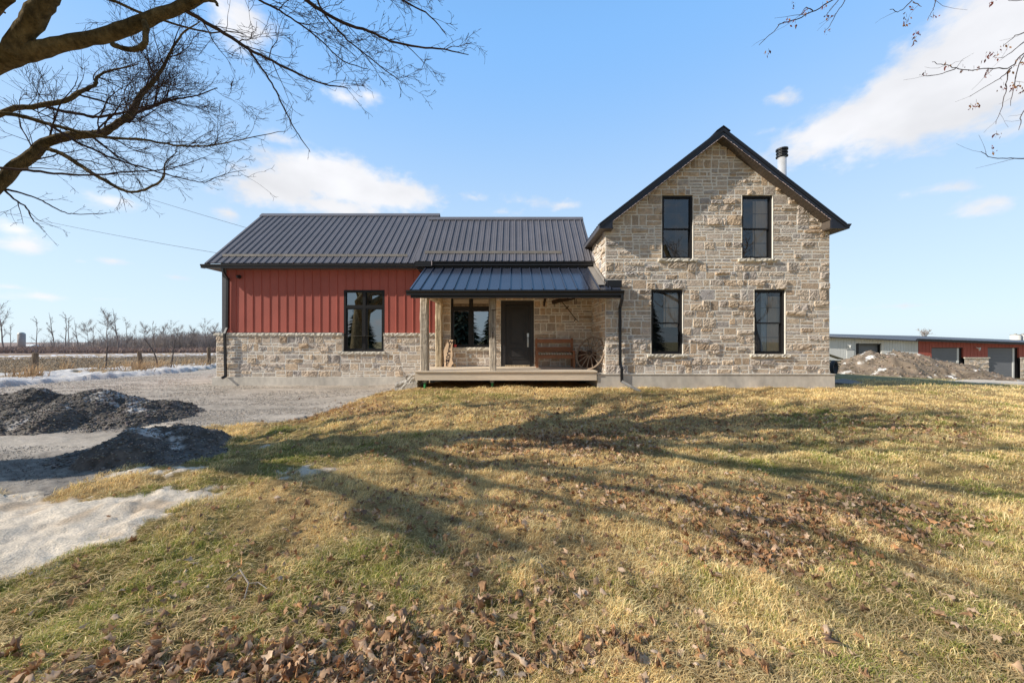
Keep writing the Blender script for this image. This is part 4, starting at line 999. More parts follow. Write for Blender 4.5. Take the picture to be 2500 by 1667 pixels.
# small sticks on the lawn
def gp(px, py, dz=.03): x, y = G(px, py); return Vector((float(x), float(y), float(tzn(x, y))+dz))
b = MB(); b.tube([gp(548, 1432), gp(585, 1418, .06), gp(607, 1441, .05), gp(596, 1462, .02)], .0042, 5); b.tube([gp(607, 1441, .05), gp(630, 1438, .05), gp(652, 1446, .02)], .0035, 5)
tag(b.build('fallen_twig', M['palet']), 'pale forked twig lying on the near grass left of centre', 'twig')
b = MB(); b.tube([gp(1085, 1082), gp(1150, 1076, .04), gp(1205, 1083, .06), gp(1250, 1074)], .008, 5); b.tube([gp(1150, 1076, .04), gp(1120, 1062)], .006, 5)
tag(b.build('fallen_twig', M['palet']), 'long curved dry twig lying in the tree shadow on the lawn', 'twig')

# ================================================================= TREES
def walk(p, d, L, n, wob, up=0.):
    pts = [Vector(p)]; d = Vector(d).normalized()
    for i in range(n):
        d = (d+Vector((random.gauss(0, wob), random.gauss(0, wob), random.gauss(0, wob)+up))).normalized(); pts.append(pts[-1]+d*L/n)
    return pts
def sprout(b, pts, rad, lvl, dens, length, spread=.75, rmin=.0030, t0=.15, up=.02, maxl=3):
    """side shoots along a branch; each shoot carries its own"""
    tot = sum((q-p).length for p, q in zip(pts, pts[1:])); n = int(tot*dens*(1.75 if lvl == 0 else 1.4)*random.uniform(.8, 1.2)+.5)
    for _ in range(n):
        t = t0+(1-t0)*random.random()**.8; k = t*(len(pts)-1); i = min(int(k), len(pts)-2); f = k-i
        p = pts[i].lerp(pts[i+1], f); d = (pts[i+1]-pts[i]).normalized(); r0 = rad[i]+(rad[i+1]-rad[i])*f
        s = Vector((random.gauss(0, 1), random.gauss(0, 1), random.gauss(.15, .8))); s = (s-d*s.dot(d)).normalized()
        dd = (d*random.uniform(.6, 1.1)+s*spread*random.uniform(.6, 1.3)).normalized()
        l = length*1.5*random.uniform(.3, 1.15)*(1-.35*t); r = max(rmin, min(r0*.6, l*.012)); m = max(3, int(l/.12)); m = min(m, 8)
        q = walk(p, dd, l, m, .17, up); rr = [max(rmin*.7, r*(1-.75*j/m)) for j in range(m+1)]
        b.tube(q, rr, 4 if r > .006 else 3, cap=False)
        if lvl < maxl: sprout(b, q, rr, lvl+1, dens*1.25, l*.5, spread, rmin, .12, up, maxl)
def limb_px(b, pts, Y0, Y1, scale=1.0, sides=10, rough=.0):
    """pts: (px, py, thickness px) read from the photograph, laid in space between depths Y0 and Y1"""
    n = len(pts); raw = []; rad = []
    for i, (x, y, w) in enumerate(pts):
        Y = Y0+(Y1-Y0)*i/(n-1); raw.append(P(x, y, Y)); rad.append(w*.5*Y/F*scale*(.70 if w > 15 else .80))
    q = []; rr = []
    for i in range(n-1):                              # Catmull-Rom
        p0, p1, p2, p3 = raw[max(i-1, 0)], raw[i], raw[i+1], raw[min(i+2, n-1)]
        m = 4
        for k in range(m):
            t = k/m; q.append(.5*((2*p1)+(p2-p0)*t+(2*p0-5*p1+4*p2-p3)*t*t+(3*p1-p0-3*p2+p3)*t**3)); rr.append((rad[i]+(rad[i+1]-rad[i])*t)*random.uniform(.94, 1.07))
    q.append(raw[-1]); rr.append(rad[-1])
    if rough: q = [p+Vector((random.gauss(0, rough), random.gauss(0, rough), random.gauss(0, rough))) for p in q]
    b.tube(q, rr, sides); return q, rr
random.seed(11)
TB = Vector((-9.6, 3.75, -.32))
maple = thing('maple_tree', 'big bare maple with mossy trunk, its limbs reaching in from the left', 'tree', TB)
b = MB()
tr_pts = [TB+Vector(p) for p in ((0, 0, -.2), (0, 0, .15), (.02, -.02, .8), (.05, -.03, 1.8), (.12, -.05, 2.8), (.25, -.07, 3.7), (.35, -.12, 4.8), (.42, -.2, 6.0))]
b.tube(tr_pts, [.80, .62, .54, .50, .48, .47, .42, .36], 18); b.build('trunk', M['bark'], maple, smooth=True)
limbs = []; tw = MB()
def limb(pts, Y0, Y1, dens, length, sides=10, maxl=3, start=None, t0=.1, rough=.004):
    b = MB()
    q, rr = limb_px(b, pts, Y0, Y1, 1.0, sides, rough)
    if start is not None:
        s = Vector(start); mid = (s*.5+q[0]*.5)+Vector((0, 0, .05)); b.tube([s, mid, q[0], q[1]], [rr[0]*1.25, rr[0]*1.08, rr[0], rr[1]], sides)
    b.build('limb', M['bark'] if max(rr) > .03 else M['twig'], maple, smooth=True)
    if dens: sprout(tw, q, rr, 0, dens, length, maxl=maxl, t0=t0)
    return q, rr
T37 = TB+Vector((.22, -.05, 3.5))
limb([(-90, 175, 84), (0, 140, 74), (87, 124, 52), (158, 106, 45), (237, 92, 40), (316, 66, 44), (395, 34, 38), (461, 8, 33), (540, -35, 28), (640, -90, 22)], 4.5, 4.75, .0, .5, 14, start=T37)
limb([(30, 135, 60), (55, 85, 58), (85, 42, 58), (113, 0, 56), (128, -40, 52), (150, -110, 46), (180, -220, 36), (200, -330, 24)], 4.5, 4.3, .0, .6, 14)
limb([(-60, 75, 40), (-20, 30, 36), (18, -10, 34), (50, -60, 30), (90, -150, 22)], 4.3, 4.0, 0, .5, 12, start=T37+Vector((0, 0, .3)))
limb([(275, 108, 17), (295, 118, 16), (322, 121, 16), (344, 116, 15), (355, 98, 16), (355, 70, 18), (352, 52, 15)], 4.6, 4.6, 0, .3, 10)
limb([(470, 4, 20), (500, -2, 15), (523, 3, 11), (533, 16, 6)], 4.66, 4.6, 0, .3, 8)
limb([(445, 22, 12), (488, 46, 11), (548, 82, 10), (607, 120, 9), (663, 148, 7.5), (714, 173, 6.5), (786, 204, 4.5), (850, 215, 2.5)], 4.7, 5.4, 4.2, .55, 7)
limb([(607, 120, 6.5), (633, 158, 5.5), (663, 204, 5), (684, 245, 4.5), (714, 306, 3.5), (735, 337, 2.8), (757, 372, 1.6)], 4.9, 5.0, 2.4, .30, 6, 2)
limb([(690, -60, 13), (747, 0, 11), (786, 27, 10), (837, 56, 9), (903, 77, 7.5), (954, 102, 6.5), (1020, 115, 5.5), (1087, 122, 4), (1143, 134, 2)], 4.9, 5.6, 4.6, .50, 7)
limb([(580, -50, 8), (633, 0, 6.5), (684, 28, 5.5), (735, 61, 5), (786, 102, 4.2), (837, 148, 3.4), (898, 170, 2)], 4.9, 5.5, 5.0, .48, 6)
limb([(760, -30, 7), (775, 0, 6), (796, 41, 5.5), (837, 87, 5), (878, 122, 4), (934, 168, 3), (980, 200, 1.8)], 5.0, 5.3, 5.2, .45, 6)
limb([(860, -60, 7), (930, -20, 6), (1000, 10, 5), (1050, 40, 4), (1090, 85, 2.5)], 5.2, 5.5, 5.2, .45, 6)
T28 = TB+Vector((.12, -.03, 2.7))
limb([(-60, 500, 44), (0, 448, 38), (34, 411, 38), (79, 379, 37), (111, 350, 31), (158, 334, 28), (211, 329, 25), (253, 324, 23), (285, 303, 20), (316, 282, 18), (335, 245, 15), (350, 224, 13), (382, 190, 10), (403, 155, 8), (422, 116, 6), (453, 76, 4.5), (490, 53, 2.5)], 6.0, 6.9, 4.2, .85, 12, start=T28)
limb([(-60, 300, 22), (0, 279, 19), (40, 263, 17), (79, 261, 16), (127, 253, 14), (163, 245, 13), (190, 229, 11), (211, 218, 10), (235, 205, 9), (237, 190, 7), (264, 174, 5.5), (303, 166, 4), (340, 156, 2)], 6.2, 7.0, 4.0, .75, 9, start=T37)
limb([(116, 261, 9), (148, 271, 9), (200, 279, 8), (224, 286, 7.5), (264, 282, 7), (308, 274, 6), (345, 262, 4.5), (380, 255, 4), (410, 240, 3.5), (470, 230, 2)], 6.4, 7.0, 4.0, .7, 7)
limb([(190, 232, 6), (224, 240, 5.5), (264, 253, 4.5), (311, 265, 4)], 6.6, 6.8, 3, .6, 6)
limb([(313, 300, 9), (335, 275, 9), (370, 262, 8), (385, 255, 7.5), (425, 242, 6), (470, 236, 4), (530, 215, 2.5)], 6.8, 7.2, 5.5, .7, 7)
limb([(-60, 270, 14), (0, 276, 12.5), (53, 284, 12), (105, 299, 11), (158, 313, 10), (224, 329, 9), (285, 337, 8), (350, 341, 7), (409, 352, 6), (461, 357, 5), (514, 356, 4.2), (553, 348, 3.4), (620, 334, 2.6), (694, 321, 1.5)], 5.6, 6.6, 3.6, .55, 7, start=T37)
limb([(121, 305, 7), (158, 329, 7), (184, 345, 6.5), (224, 363, 6), (264, 382, 5.5), (316, 400, 5), (358, 411, 4.5), (395, 424, 4), (435, 433, 3.4), (474, 442, 3), (501, 444, 2.6), (553, 424, 2), (600, 415, 1.4)], 5.8, 6.6, 3.6, .5, 6)
limb([(-60, 405, 9), (0, 410, 8), (66, 416, 7.5), (132, 423, 7), (211, 428, 6), (264, 425, 5.2), (316, 420, 4.6), (395, 416, 3.6), (448, 403, 2.8), (501, 384, 2)], 5.6, 6.5, 3.6, .5, 6, start=T28)
limb([(111, 362, 13), (137, 370, 12), (163, 382, 12), (190, 400, 11.5), (224, 423, 11), (264, 445, 10), (290, 460, 9), (316, 469, 8), (343, 466, 7), (382, 450, 6), (401, 429, 5), (403, 400, 3.6), (432, 371, 2)], 6.4, 6.8, 3.4, .6, 8)
limb([(5, 460, 7), (40, 469, 5.5), (87, 483, 4.5), (119, 500, 4), (158, 519, 3.2), (184, 523, 2.6), (237, 522, 2), (262, 520, 1.3)], 6.1, 6.6, 3.2, .45, 5, 2)
limb([(10, 462, 6), (34, 485, 5), (66, 508, 4), (79, 535, 3), (105, 556, 1.6)], 6.1, 6.3, 3.6, .4, 5, 2)
tw.build('twigs', M['twig'], maple)
# upper crown above the picture: it throws the long shadows across the lawn
up = MB(); tw = MB(); random.seed(23)
top = tr_pts[-1]
for (dx, dy, dz, L, r) in ((.8, -.75, .28, 5.2, .075), (.35, -.95, .35, 4.2, .07), (.9, -.45, .45, 5.0, .085), (.6, -.9, .6, 4.6, .09), (.95, -.2, .5, 5.6, .12), (.5, -.55, .7, 5.0, .10), (.8, .3, .9, 5.5, .10), (.7, -.35, .9, 5.5, .09), (1, -.6, .3, 5.0, .08), (.25, .45, 1, 5.5, .13), (.75, -.75, .8, 5.2, .11), (1.0, .05, .75, 5.5, .13), (.5, -.3, 1.2, 5.5, .12), (-.4, .3, 1, 4.5, .16), (.9, .6, .7, 4.8, .13), (.2, -1.0, .7, 5, .14), (-.6, -.5, 1, 4, .14)):
    q = walk(top+Vector((0, 0, -1.5 if dz < .5 else random.uniform(-.6, 0))), (dx, dy, dz), L, 12, .10, .02); rr = [r*(1-.85*i/12)+.008 for i in range(13)]
    up.tube(q, rr, 8)
    for _ in range(7):
        i = random.randint(3, 11); d = (q[min(i+1, 12)]-q[i]).normalized(); s = Vector((random.gauss(0, 1), random.gauss(0, 1), random.gauss(0, .6))).normalized()
        q2 = walk(q[i], d+s*.8, random.uniform(1.2, 2.4), 8, .14, .02); r2 = [rr[i]*.55*(1-.8*k/8)+.004 for k in range(9)]; up.tube(q2, r2, 5)
        sprout(tw, q2, r2, 1, .6, .8, maxl=2, rmin=.004)
pl = [Vector(p) for p in ((-9.5, 3.5, 2.9), (-8.9, 2.9, 3.5), (-8.5, 2.1, 4.0), (-8.7, 1.3, 4.6), (-9.6, .3, 5.4))]; rr = [.17, .15, .13, .11, .07]; up.tube(pl, rr, 8); sprout(tw, pl, rr, 0, 3.0, .9, maxl=2, rmin=.006)
for e_ in ((.5, -.2, .3), (.3, -.5, .4), (-.2, -.5, .3)):
    q2 = walk(pl[2], e_, 2.0, 8, .14, .02); r2 = [.07*(1-.8*k/8)+.006 for k in range(9)]; up.tube(q2, r2, 6); sprout(tw, q2, r2, 1, 3, .7, maxl=2, rmin=.005)
up.build('upper_limbs', M['bark'], maple, smooth=True); tw.build('upper_twigs', M['twig'], maple)

random.seed(31)
TR = Vector((9.2, 2.6, -.3))
box = thing('boxelder_tree', 'bare tree outside the right edge whose twigs carry dry red seed clusters', 'tree', TR)
b = MB(); trq = [TR+Vector(p) for p in ((0, 0, -.2), (0, 0, .3), (-.1, 0, 2), (-.3, .1, 3.6), (-.7, .2, 5.2), (-1.4, .4, 6.6))]; b.tube(trq, [.34, .26, .21, .18, .14, .1], 12); b.build('trunk', M['bark'], box, smooth=True)
b = MB(); hub1 = P(2620, 130, 3.6); hub2 = P(2150, -120, 3.5)
b.tube([trq[3], TR+Vector((-1.5, .5, 4.1)), hub1], [.09, .06, .014], 7); b.tube([trq[4], TR+Vector((-3, .6, 6.2)), P(2420, -230, 3.5), hub2], [.09, .06, .03, .012], 7)
b.tube([TR+Vector((-3, .6, 6.2)), P(2330, -90, 3.5)], [.02, .008], 5)
RB = [[(2150, -120), (2090, -40), (2035, 0), (1991, 25), (1945, 48), (1907, 57), (1894, 73), (1873, 92), (1852, 112)], [(2100, -80), (2064, 0), (2045, 27), (2030, 57), (2014, 78)], [(1985, 28), (1968, 20), (1950, 42)],
      [(2080, -60), (2050, -5), (2028, 24), (2012, 42)], [(2330, -90), (2260, -30), (2229, 0), (2213, 15), (2198, 27), (2173, 23)], [(2330, -90), (2290, -20), (2283, 12), (2275, 28), (2265, 46)], [(2230, 5), (2250, 17)],
      [(2620, 130), (2560, 128), (2500, 130), (2466, 165), (2428, 166), (2374, 172), (2332, 166), (2305, 158), (2275, 153)], [(2335, 167), (2300, 180), (2255, 186)], [(2466, 168), (2447, 188), (2412, 209), (2366, 237)], [(2470, 165), (2460, 180), (2458, 214), (2447, 260), (2430, 304)],
      [(2540, 100), (2495, 142), (2481, 191), (2472, 230), (2466, 258)], [(2600, 70), (2500, 80), (2470, 95), (2448, 115)], [(2580, 60), (2500, 103), (2462, 134), (2439, 142)], [(2640, 390), (2560, 386), (2500, 387), (2458, 387), (2420, 385), (2395, 371)], [(2560, 200), (2500, 272), (2491, 300), (2489, 318)], [(2620, 0), (2500, 0), (2460, 3)]]
for br in RB:
    n = len(br); w0 = 4.6 if n > 5 else 3.4
    q, rr = limb_px(b, [(x, y, .9*w0*(1-.65*i/(n-1))) for i, (x, y) in enumerate(br)], 3.6, 3.4, 1, 5, .003)
    sprout(b, q, rr, 2, 1.6, .22, maxl=2, rmin=.0013)
b.tube([hub1, P(2640, 390, 3.6)], .008, 4); b.tube([P(2560, 200, 3.6), hub1], .006, 4)
b.build('branches', M['twig'], box)
for (a, c) in ((1330, 410), (1440, 430), (1510, 440), (1600, 450), (1590, 470), (1610, 350), (1660, 350), (1700, 300), (1200, 470), (1490, 680), (1525, 655), (1700, 545), (1800, 540), (1820, 575), (1655, 855), (1625, 945), (1080, 110), (1078, 150), (1100, 60), (1140, 215), (1130, 260), (1250, 100), (545, 35), (370, 150), (320, 130), (350, 30), (200, 330), (1625, 15), (1790, 390), (1735, 460), (1760, 550), (560, 200), (575, 100), (435, 70)):
    base = P(1800+a/2.613, c/2.613, 3.45)
    b = MB(); b.col = (.08, .05, .04); b.tube([base+Vector((0, 0, .03)), base], .0012, 3, cap=False)
    for _ in range(random.randint(5, 9)):
        b.col = random.choice([(.16, .035, .03), (.10, .03, .028), (.24, .06, .035), (.30, .15, .06)])
        d = Vector((random.gauss(0, .6), random.gauss(0, .6), -1)).normalized(); s = d.orthogonal().normalized(); s.rotate(Matrix.Rotation(random.uniform(0, 6.28), 3, d))
        p = base+Vector((random.gauss(0, .016), random.gauss(0, .016), random.uniform(-.03, .02))); l = random.uniform(.02, .038); w = l*.22
        b.poly([p, p+d*l*.4+s*w, p+d*l, p+d*l*.5-s*w])
    b.build('seed_cluster', M['leaf'], box)

# ---- far trees on the left, one kind after another, then copies
random.seed(41)
def bare_tree(name, label, h, spread, dens, seed, loc, group):
    random.seed(seed); t = thing(name, label, 'tree', loc, group, local=True)
    b = MB(); q = walk((0, 0, -.3), (random.gauss(0, .05), 0, 1), h*.98, 8, .06, .05); rr = [h*.013*(1-.97*i/8)+.02 for i in range(9)]; b.tube(q, rr, 6)
    o = b.build('trunk', M['farbark'], t, loc=(0, 0, 0))
    b = MB()
    for i in range(int(9*dens)):
        k = random.uniform(2.2, 7.9); j = int(k); p = q[j].lerp(q[j+1], k-j); a = random.uniform(0, 6.28); up_ = random.uniform(.7, 1.6)
        L = h*spread*random.uniform(.5, 1)*(1.15-.6*k/8); q2 = walk(p, (math.cos(a), math.sin(a)*.6, up_), L, 6, .13, .05); r2 = [max(.03, rr[j]*.5*(1-.8*m/6)) for m in range(7)]; b.tube(q2, r2, 4, cap=False)
        for _ in range(int(7*dens)):
            m = random.randint(1, 5); d = (q2[m+1]-q2[m]).normalized(); q3 = walk(q2[m], d+Vector((random.gauss(0, .6), random.gauss(0, .6), random.gauss(.1, .5))), L*random.uniform(.25, .6), 4, .2, .05)
            b.tube(q3, [.035, .03, .024, .018, .014], 3, cap=False)
            for _ in range(3):
                q4 = walk(q3[random.randint(1, 3)], Vector((random.gauss(0, 1), random.gauss(0, 1), random.gauss(.5, .7))), L*.22, 3, .2, .05); b.tube(q4, [.022, .018, .014, .01], 3, cap=False)
    b.build('crown', M['farbark'], t, loc=(0, 0, 0))
    return t
protos = []
def far_at(px, pyb, Y): x = PX(px, Y); return (x, Y, float(tz(x, Y)))
FT = [(8, 812, 140, 0, 1.25), (28, 835, 135, 1, .8), (87, 800, 132, 1, .95), (132, 800, 138, 3, 1.15), (158, 800, 136, 1, 1.1), (170, 800, 142, 1, 1.05), (262, 800, 128, 2, 1.1), (288, 800, 130, 3, 1.2), (308, 800, 132, 4, 1.0), (215, 800, 140, 2, .9), (228, 800, 136, 4, .85),
      (330, 800, 138, 4, .8), (352, 800, 135, 2, .8), (383, 800, 112, 5, 1.0), (371, 800, 138, 3, .85), (400, 800, 140, 2, .8), (425, 800, 137, 0, .75), (440, 800, 140, 2, .75), (470, 800, 138, 2, .72), (486, 800, 122, 2, .42), (508, 800, 138, 0, .8), (525, 800, 140, 2, .8), (540, 800, 137, 4, .75), (190, 800, 139, 3, .95)]
SPEC = [('tall', 15.0, .42, 1.2, 5), ('thin', 13.0, .30, .75, 9), ('broad', 12.0, .52, 1.5, 12), ('pole', 13.5, .26, .8, 15), ('slim', 12.0, .32, 1.0, 18), ('young', 9.5, .25, .8, 22)]
FL = ['tall grey bare tree at the far left edge, beyond the field', 'thin dead-looking bare tree standing just left of the silo', 'slender bare tree alone between the silo and the woods', 'bare tree with a ragged top, first of the tall group right of the silo', 'thin upright bare tree, second of the tall group right of the silo', 'thin forked bare tree, third of the tall group right of the silo',
      'spreading bare tree with slanting branches behind the first steel fence stake', 'tall ragged bare tree right of the spreading one behind the stake', 'straight bare tree standing above the leaning wooden fence post', 'pale round-crowned bare tree at the left part of the woods', 'second pale round-crowned tree in the woods, just right of the first',
      'low bare tree above the leaning fence post, at its right', 'low broad bare tree behind the bent fence stick, at its left', 'thin straight young tree in front of the woods behind the bent stick', 'tall bare tree behind the bent fence stick', 'broad bare tree between the bent stick and the straight stake', 'dense bare tree behind the straight leaning stake', 'bare tree just right of the straight leaning stake', 'broad bare tree midway between stake and thick post', 'small reddish round bush-like tree in front of the woods, left of the thick post',
      'bare tree behind the thick far fence post', 'broad bare tree right of the thick far fence post', 'bare tree touching the corner of the house', 'narrow bare tree at the left end of the dense woods']
protos = {}
for i, ((px_, _, Y, k, s), lab) in enumerate(zip(FT, FL)):
    nm, h, sp, dn, sd = SPEC[k]
    if k not in protos: t = protos[k] = bare_tree('bare_tree', lab, h, sp, dn, sd, (0, 0, 0), 'bare trees beyond the field')
    else: t = copy_tree(protos[k])
    t.location = far_at(px_, 0, Y); t.rotation_euler = (0, 0, random.uniform(-.5, .5)+(3.14 if i % 2 else 0)); t.scale = (s, s, s); t['label'] = lab
for (x, y, s_, k, lab) in ((14.5, -9, .75, 2, 'bare tree reflected in the upper left gable window'), (21.5, -10, .8, 0, 'bare tree reflected in the upper right gable window'), (11.0, -12, .7, 0, 'bare tree reflected in the lower left gable window')):
    t = copy_tree(protos[k]); t.location = (x, y, -.4); t.scale = (s_*1.6, s_*1.6, s_); t['label'] = lab; t['group'] = 'bare trees across the road'
# woods mass and brush
n = 2600; random.seed(51); b = MB()
for i in range(n):
    px_ = random.triangular(180, 620, 480) if random.random() < .9 else random.uniform(100, 300); Y = random.uniform(138, 165); x, _, z = far_at(px_, 0, Y)
    hh = random.uniform(3.2, 7.8)*(.75+.5*float(vnoise(px_*.03, 3.3, 9)))*(.62+.38*float(sst(190, 300, px_)))
    c = random.uniform(.75, 1.2); b.col = random.choice([(.54*c, .48*c, .43*c), (.47*c, .415*c, .38*c), (.62*c, .53*c, .46*c), (.42*c, .37*c, .35*c)])  # stem colours lightened to stand for distance haze
    q = walk((x, Y, z), (random.gauss(0, .15), 0, 1), hh, 4, .12, .05); b.tube(q, [.09, .075, .055, .04, .02], 3, cap=False)
    for _ in range(5):
        j = random.randint(1, 3); q2 = walk(q[j], (random.gauss(0, .8), random.gauss(0, .5), 1), hh*random.uniform(.2, .45), 3, .2, .05); b.tube(q2, [.045, .035, .025, .015], 3, cap=False)
kind(b.build('woodland', M['brush']), 'stuff')
n = 42000; Lr = RNG.uniform(.70, 1.75, n); Y = RNG.uniform(98, 150, n); X = -Lr*Y; Y = np.where(Y < 58+(1.38-Lr)*60+22, Y+35, Y)
Hb = RNG.uniform(.7, 2.4, n)*(.6+.8*vnoise(X*.08, Y*.05, 4))
Cb = np.array([(.36, .26, .215), (.31, .235, .22), (.42, .30, .225), (.27, .215, .20)])[RNG.integers(0, 4, n)]*RNG.uniform(.8, 1.2, (n, 1))
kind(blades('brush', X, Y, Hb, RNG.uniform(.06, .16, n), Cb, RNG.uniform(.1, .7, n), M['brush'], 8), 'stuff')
# stubble on the ploughed field and dry weeds along the fence
n = 26000; px_ = RNG.uniform(-400, 620, n); py_ = RNG.uniform(872, 912, n); X, Y = G(px_, py_); k = (sdist(X, Y, BANK) < -.2) & (sdist(X, Y, GRAVEL) < 0) & (Y < 62) & (X < -8); X, Y = X[k], Y[k]; n = len(X)
Cs = np.array([(.50, .38, .25), (.36, .26, .17), (.60, .47, .32), (.16, .12, .09)])[RNG.integers(0, 4, n)]*RNG.uniform(.7, 1.15, (n, 1))
kind(blades('crop_stubble', X, Y, RNG.uniform(.08, .30, n), RNG.uniform(.03, .07, n)*np.clip(Y/30, .7, 1.6), Cs, RNG.uniform(.6, 1.9, n), M['grass'], 12), 'stuff')
WX = []; 
for (a, c, ra, rb, m) in ((160, 905, 22, 9, 90), (60, 928, 45, 4, 130), (85, 926, 20, 3, 120), (340, 905, 40, 8, 160), (395, 903, 40, 8, 170), (495, 897, 30, 5, 170), (300, 906, 30, 6, 90), (240, 915, 40, 5, 60), (452, 896, 15, 3, 60), (345, 909, 12, 3, 90), (385, 903, 18, 3, 120)):
    WX.append(np.stack([RNG.normal(a, ra*.5, m), RNG.normal(c, rb*.5, m)], 1))
WX = np.concatenate(WX); X, Y = G(WX[:, 0], np.maximum(WX[:, 1], 885)); n = len(X)
Cw = np.array([(.58, .40, .22), (.50, .33, .18), (.42, .27, .16)])[RNG.integers(0, 3, n)]*RNG.uniform(.8, 1.2, (n, 1))
kind(blades('dry_weeds', X, Y, RNG.uniform(.15, .75, n), RNG.uniform(.012, .03, n), Cw, RNG.uniform(.2, 1.2, n), M['grass'], 15, .12), 'stuff')

# ---- fence posts
random.seed(61)
def fpost(name, label, px0, py0, px1, py1, Y, w0, w1, mat, bendx=0, n=8):
    a = P(px0, py0, Y); c = P(px1, py1, Y); c.z -= .25; b = MB(); pts = []; rad = []
    for i in range(9):
        t = i/8; p = c.lerp(a, t); p.x += bendx*math.sin(t*math.pi); pts.append(p); rad.append((w1+(w0-w1)*t)*.5*Y/F*random.uniform(.95, 1.06))
    b.tube(pts, rad, n); tag(b.build(name, mat), label, 'fence post', 'old posts along the driveway fence')
fpost('fence_post', 'thick grey wooden fence post, the nearest one at far left', 86.5, 861, 82, 926, 16.6, 11, 14, M['post'], n=10)
fpost('fence_post', 'reddish wooden fence post leaning left, with a pointed top', 339.5, 858, 347, 911, 19.5, 8, 14, M['post'], n=9)
fpost('fence_post', 'far thick wooden fence post close to the house corner', 510, 848, 509, 895, 23, 7, 8, M['post'], n=9)
fpost('fence_stake', 'thin dark steel stake between the two nearest wooden posts', 262, 846, 257, 909, 18.8, 2.6, 2.8, M['tposth'], n=6)
fpost('fence_stake', 'tall bent dark stick curving left at its top', 353, 828, 382, 902, 20.0, 2.2, 3.2, M['tposth'], bendx=.28, n=6)
fpost('fence_stake', 'tall straight dark stake leaning right, beyond the bent stick', 428, 829, 415, 902, 20.6, 2.4, 2.8, M['tposth'], n=6)

# ---- silo, farm shed
X, Y = PX(52.5, 230), 230
sil = thing('silo', 'tall round concrete silo with domed top on the horizon', 'silo', (X, Y, -3.5))
b = MB(); r_ = 6.6*Y/F; b.lathe(X, Y, [(r_, -4), (r_, PZ(816, Y))], 24); b.build('wall', M['silo'], sil, smooth=True)
b = MB(); zt3 = PZ(816, Y); b.lathe(X, Y, [(r_*1.03, zt3)]+[(r_*math.cos(a), zt3+r_*.75*math.sin(a)) for a in np.linspace(.1, 1.5, 7)], 24); b.build('roof', M['grey'], sil, smooth=True)
sh = thing('farm_shed', 'low shed with a snowy roof beside the silo', 'shed', (PX(70, 240), 240, -3))
b = MB(); b.box(PX(58, 240), PX(82, 240), 238, 244, -4, PZ(845, 240)); b.build('wall', M['silo'], sh)
b = MB(); b.prism([(237.5, PZ(846, 240)), (241, PZ(840, 240)), (244.5, PZ(846, 240))], lambda p, x: (x, p[0], p[1]), PX(57, 240), PX(84, 240)); b.build('roof', M['white'], sh)
random.seed(71)
def conifer(b, x, y, z, h, r, n=60, leaf=.5):
    for i in range(n):
        t = random.random()**.8; zz = z+h*(.08+.92*t); rr = r*(1-t)*random.uniform(.55, 1.05)+.05; a = random.uniform(0, 6.28)
        c = Vector((x, y, zz)); d = Vector((math.cos(a), math.sin(a), random.uniform(-.35, -.1))); s = Vector((-math.sin(a), math.cos(a), 0))*leaf*(.35+.8*(1-t))*random.uniform(.6, 1.1)
        tip = c+d*rr; b.poly([c, c+d*rr*.6+s*.5+Vector((0, 0, -.03)), tip+Vector((0, 0, -.08*rr)), c+d*rr*.6-s*.5])
b = MB()
for i in range(26):
    px_ = 277+i*3.0+random.uniform(-2, 2); x = PX(px_-55 if i % 2 else px_-40, 260); conifer(b, x+25, 260, -4.2, random.uniform(6, 9.5), random.uniform(2.2, 3.2), 50, 2.0)
kind(b.build('far_evergreens', M['pine']), 'stuff')
# ---- conifers and bare trees behind the viewer, seen only as reflections in the glass
proto_c = None
for (x, y, h, lab) in ((-8.0, -30, 11.5, 'dark spruce reflected in the left pane of the porch window'), (-24, -31, 9.5, 'dark spruce reflected in the large wing window'), (-3.6, -34, 8.5, 'dark spruce reflected at the mullion of the porch window'), (19, -30, 9, 'dark spruce reflected in the lower left gable window'), (33, -32, 8, 'dark spruce reflected in the lower right gable window')):
    if proto_c is None:
        proto_c = thing('spruce_tree', lab, 'tree', (0, 0, 0), 'spruces across the road', local=True)
        b = MB(); conifer(b, 0, 0, 0, 8, 2.9, 1500, .6); b.build('crown', M['pine'], proto_c, loc=(0, 0, 0)); b = MB(); b.tube([(0, 0, -.3), (0, 0, 7.5)], [.16, .02], 8); b.build('trunk', M['bark'], proto_c, loc=(0, 0, 0)); t = proto_c
    else: t = copy_tree(proto_c)
    t.location = (x, y, -.4); t.scale = (h/8,)*3; t['label'] = lab; t.rotation_euler = (0, 0, x)

# ---- sheds on the right
shop = thing('workshop', 'long low workshop with red siding, stone piers and grey roller doors', 'workshop', (39, 31, -1.8))
Yq = 31.0; gb = -2.4
def stops(spec): return [PX(p, Yq) for p in spec]
rx0, d1a, d1b, d2a, d2b, rx1 = stops((2243, 2275, 2352, 2412, 2488, 2640))
zd1 = PZ(848.5, Yq); zst = PZ(873, Yq); ze0 = PZ(838, Yq)
b = MB(); xx = rx0
def rseg(x0, x1, z0, z1):
    x = x0
    while x < x1-.01:
        x2 = min(x+.30, x1); zt = z1 if z1 < ze0-.001 else PZ(830+(x-rx0)/(rx1-rx0)*13.5, Yq)-.02; b.box(x, x2-.02, Yq, Yq+.12, z0, zt); b.box(x2-.02, x2, Yq+.025, Yq+.12, z0, zt); x = x2
rseg(rx0, d1a, gb, ze0); rseg(d1a, d1b, zd1, ze0); rseg(d1b, d2a, zst, ze0); rseg(d2a, d2b, zd1, ze0); rseg(d2b, rx1, zst, ze0)
b.build('red_wall', M['siding'], shop)
_h = house; house = shop; random.seed(81)
